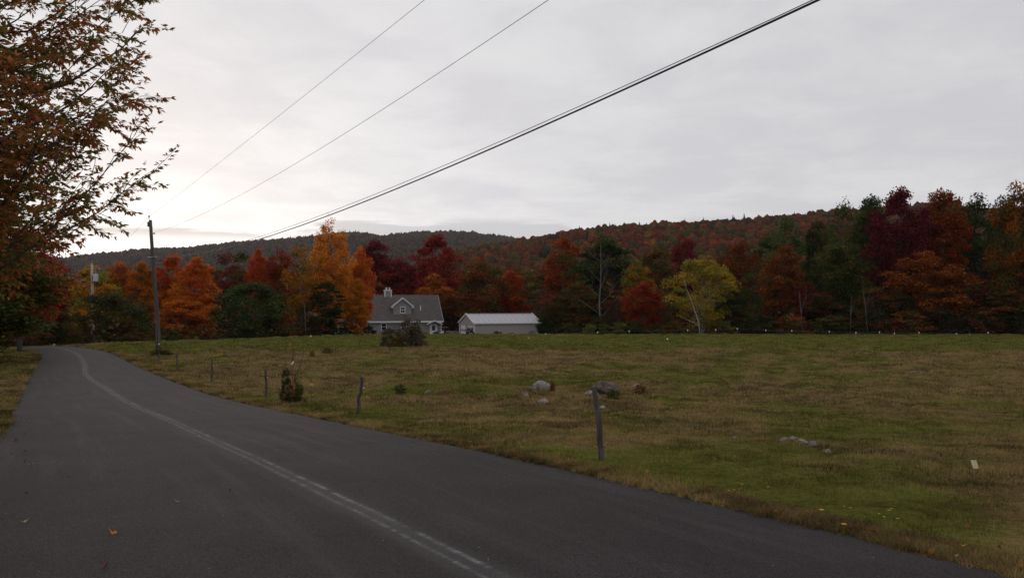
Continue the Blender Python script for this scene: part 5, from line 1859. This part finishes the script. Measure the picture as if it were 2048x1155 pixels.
# dry fringe along both road edges
n = 125000
ii = RNG.integers(0, len(RE) - 1, n * 3)
pr_ = RE[ii, 1]
kp = (pr_ > 2.0) & (pr_ < 64) & (RNG.random(len(ii)) < np.clip(9.0 / np.maximum(pr_, 3), 0, 1))
ii = ii[kp][:n]
n = len(ii)
side = RNG.random(n) < 0.84
patch = fbm(RS[ii] * 0.9, RS[ii] * 0 + np.where(side, 3, 7), 19, 3)
off = np.abs(RNG.normal(0, 0.16, n)) * (0.6 + 1.2 * patch) - 0.16 * np.clip(fbm(RS[ii] * 1.7, RS[ii] * 0 + 2, 23, 3) - 0.35, 0, 1)
latv = np.where(side, -off, RWID[ii] + off)
X = RE[ii, 0] + RN[ii, 0] * latv + RNG.uniform(-.13, .13, n) * RT[ii, 0]
Y = RE[ii, 1] + RN[ii, 1] * latv + RNG.uniform(-.13, .13, n) * RT[ii, 1]
h = RNG.uniform(0.03, 0.11, n) * (0.5 + 1.2 * np.clip(patch - 0.2, 0, 1)) * (0.7 + Y / 60)
wd = np.maximum(0.0045, 0.00075 * Y) * RNG.uniform(0.7, 1.4, n)
br = np.clip(0.95 - off * 1.1 + RNG.uniform(-0.2, 0.1, n), 0, 1)
blades('dry_grass', 'dry brown grass fringe along the road edges', X, Y, h, wd, br, lean=1.8, reach=0.14)

# ------------------------------------------------------------------ fallen leaves and flowers
def leaf_colour(name, col):
    return plain(name, col, 0.35, 30, 0.8, 0.0)


LC = [leaf_colour('fallen_leaf_orange', (0.42, 0.16, 0.035)), leaf_colour('fallen_leaf_brown', (0.26, 0.11, 0.05)), leaf_colour('fallen_leaf_tan', (0.38, 0.24, 0.13)), leaf_colour('fallen_leaf_red', (0.16, 0.02, 0.02))]


def maple_leaf(size, curl, seed):
    rg = random.Random(seed)
    pts = []
    n = 15
    for k in range(n):
        a_ = 2 * math.pi * k / n
        r_ = (1.0 if k % 3 == 0 else 0.45) * rg.uniform(0.8, 1.1)
        if k in (10, 11, 12):
            r_ *= 0.5
        x_, y_ = math.cos(a_) * r_, math.sin(a_) * r_
        pts.append((x_ * size / 2, y_ * size / 2, size * (0.03 + curl * (abs(y_) ** 1.5) * 0.5 + rg.uniform(0, 0.08))))
    v = [(0, 0, size * 0.02)] + pts
    f = [(0, 1 + k, 1 + (k + 1) % n) for k in range(n)]
    return v, f


def road_z(x, y):
    lat, wid, _ = road_coord([x], [y])
    q_ = lat[0] / wid[0]
    if 0 <= q_ <= 1:
        return float(gz(x, y)) + 0.018 + 0.05 * (1 - (2 * q_ - 1) ** 2) + 0.004
    return float(ground_full(np.array([x]), np.array([y]))[0]) + 0.03


big = [(228, 1082, 22, 0, 'curled orange leaf on the asphalt near the bottom edge'), (48, 1055, 16, 2, 'curled tan leaf on the asphalt at lower left'), (208, 1150, 24, 3, 'dark red leaf at the very bottom edge of the road'),
       (293, 967, 8, 3, 'small dark red leaf alone in the left lane'), (185, 966, 8, 0, 'small orange leaf in the left lane'), (32, 884, 15, 2, 'pair of tan leaves near the left road edge'),
       (1170, 947, 14, 0, 'orange leaf in the verge below the nearest post'), (1535, 990, 10, 0, 'orange leaf in the grass right of the nearest post'), (1925, 1110, 16, 0, 'orange red leaf in the lower right verge'), (1912, 1122, 12, 2, 'tan leaf at the lower right road edge'), (1118, 933, 9, 0, 'yellow orange leaf at the road edge left of the nearest post'), (1558, 994, 10, 1, 'brown leaf in the fringe at the lower right')]
small = [(20, 855), (38, 826), (60, 846), (50, 870), (85, 853), (62, 862), (24, 912), (50, 907), (90, 877), (48, 929), (63, 935), (73, 926), (110, 838), (111, 933), (139, 960), (52, 994), (353, 806), (185, 823), (40, 838), (118, 870), (14, 870), (30, 848), (355, 1018), (460, 993)]
for k, (x, y, s, c, lb) in enumerate(big):
    g = gpt(x, y)
    v, f = maple_leaf(max(s / FPX * g.y * 1.15, 0.03), 0.9, k)
    o = MB().add(v, f).build('fallen_leaf', LC[c], None, (g.x, g.y, road_z(g.x, g.y)))
    o.rotation_euler = (RNG.uniform(-.2, .2), RNG.uniform(-.2, .2), RNG.uniform(0, 6))
    tag(o, lb, 'leaf', 'fallen leaves')
lm = []
for k in range(8):
    v, f = maple_leaf(0.06, 1.0, 40 + k)
    lm.append(MB().add(v, f).mesh('small_leaf', LC[k % 4]))
for k, (x, y) in enumerate(small):
    g = gpt(x, y)
    o = link('fallen_leaf', lm[k % 8], None, (g.x, g.y, road_z(g.x, g.y)))
    o.rotation_euler = (0, 0, RNG.uniform(0, 6))
    o.scale = (1, 1, 1) if y > 850 else (1.3, 1.3, 1.3)
    tag(o, 'one of the small dry leaves scattered on the asphalt', 'leaf', 'small leaves scattered on the road')
# leaf litter along the verge, too many to count
n = 2600
ii = RNG.integers(0, len(RE) - 1, n)
latv = np.where(RNG.random(n) < 0.65, -np.abs(RNG.normal(0, 0.28, n)) + 0.10, RWID[ii] + np.abs(RNG.normal(0, 0.5, n)) - 0.15)
X = RE[ii, 0] + RN[ii, 0] * latv
Y = RE[ii, 1] + RN[ii, 1] * latv
k = (Y > 3) & (Y < 60)
X, Y = X[k], Y[k]
Z = ground_full(X, Y) + 0.03
V, F = leaf_quads(np.c_[X, Y, Z], np.c_[RNG.normal(size=(len(X), 2)), RNG.uniform(-0.1, 0.35, len(X))], RNG.uniform(0.03, 0.075, len(X)), RNG.uniform(0.02, 0.05, len(X)), RNG)
me = mesh_np('leaf_litter', V, F, {'clump': ('FACE', 'FLOAT', RNG.random(len(X))), 'leafv': ('FACE', 'FLOAT', RNG.random(len(X)))}, False, (leaf,))
o = tag(link('leaf_litter', me), 'small fallen leaves caught in the road verge', kind='stuff')
o.color = (0.30, 0.11, 0.035, 1)
o['tint2'] = (0.17, 0.075, 0.035)
# yellow flowers
petal = plain('yellow_petal', (0.68, 0.47, 0.02), 0.1, 20, 0.7, 0.0)
stemm = plain('flower_stem', (0.09, 0.11, 0.03), 0.1, 20, 0.8, 0.0)
for k, (x, y) in enumerate([(1644, 1036), (1687, 1058), (1780, 1039), (1796, 1052), (1768, 1050), (1759, 1042), (1784, 1036), (1457, 994), (1469, 992), (1484, 981), (1688, 1029), (1700, 1028)]):
    g = gpt(x, y + 8)
    zf = float(ground_full(np.array([g.x]), np.array([g.y]))[0])
    e = empty('wildflower', (g.x, g.y, zf), RNG.uniform(0, 6), ['bright yellow flower in the grass just behind the dry fringe, lower right', 'bright yellow flower inside the dry fringe nearest the asphalt', 'small yellow flower in the cluster of five, lower right grass', 'small yellow flower in the leftmost loose trio near the verge', 'small yellow flower of the faint pair behind the bright single ones'][0 if k == 0 else 1 if k == 1 else 2 if k < 7 else 3 if k < 10 else 4], 'flower', 'yellow flowers in the verge')
    hh = RNG.uniform(0.05, 0.08)
    MB().tube([(0, 0, -0.02), (0.003, 0.002, hh)], 0.0022, 5).build('stem', stemm, e)
    mb = MB()
    s = 0.018 if k < 2 else RNG.uniform(0.009, 0.012)
    for j in range(9):
        a_ = 2 * math.pi * j / 9
        mb.add([(0.003, 0.002, hh), (0.003 + s * math.cos(a_ - 0.25), 0.002 + s * math.sin(a_ - 0.25), hh + 0.005), (0.003 + s * 1.25 * math.cos(a_), 0.002 + s * 1.25 * math.sin(a_), hh + 0.004), (0.003 + s * math.cos(a_ + 0.25), 0.002 + s * math.sin(a_ + 0.25), hh + 0.005)], [(0, 1, 2, 3)])
    mb.build('blossom', petal, e)

# ------------------------------------------------------------------ the air
m, t, out = new_mat('haze_air')
pv = t.n('ShaderNodeVolumePrincipled')
pv.inputs['Color'].default_value = (0.80, 0.86, 0.95, 1)
pv.inputs['Density'].default_value = 0.000042
pv.inputs['Anisotropy'].default_value = 0.2
t.t.links.new(pv.outputs[0], out.inputs['Volume'])
hzb = MB().box((-4580, -4580, -60), (4580, 4580, 420)).build('haze', m)
tag(hzb, 'thin bluish autumn air over the valley', kind='stuff')
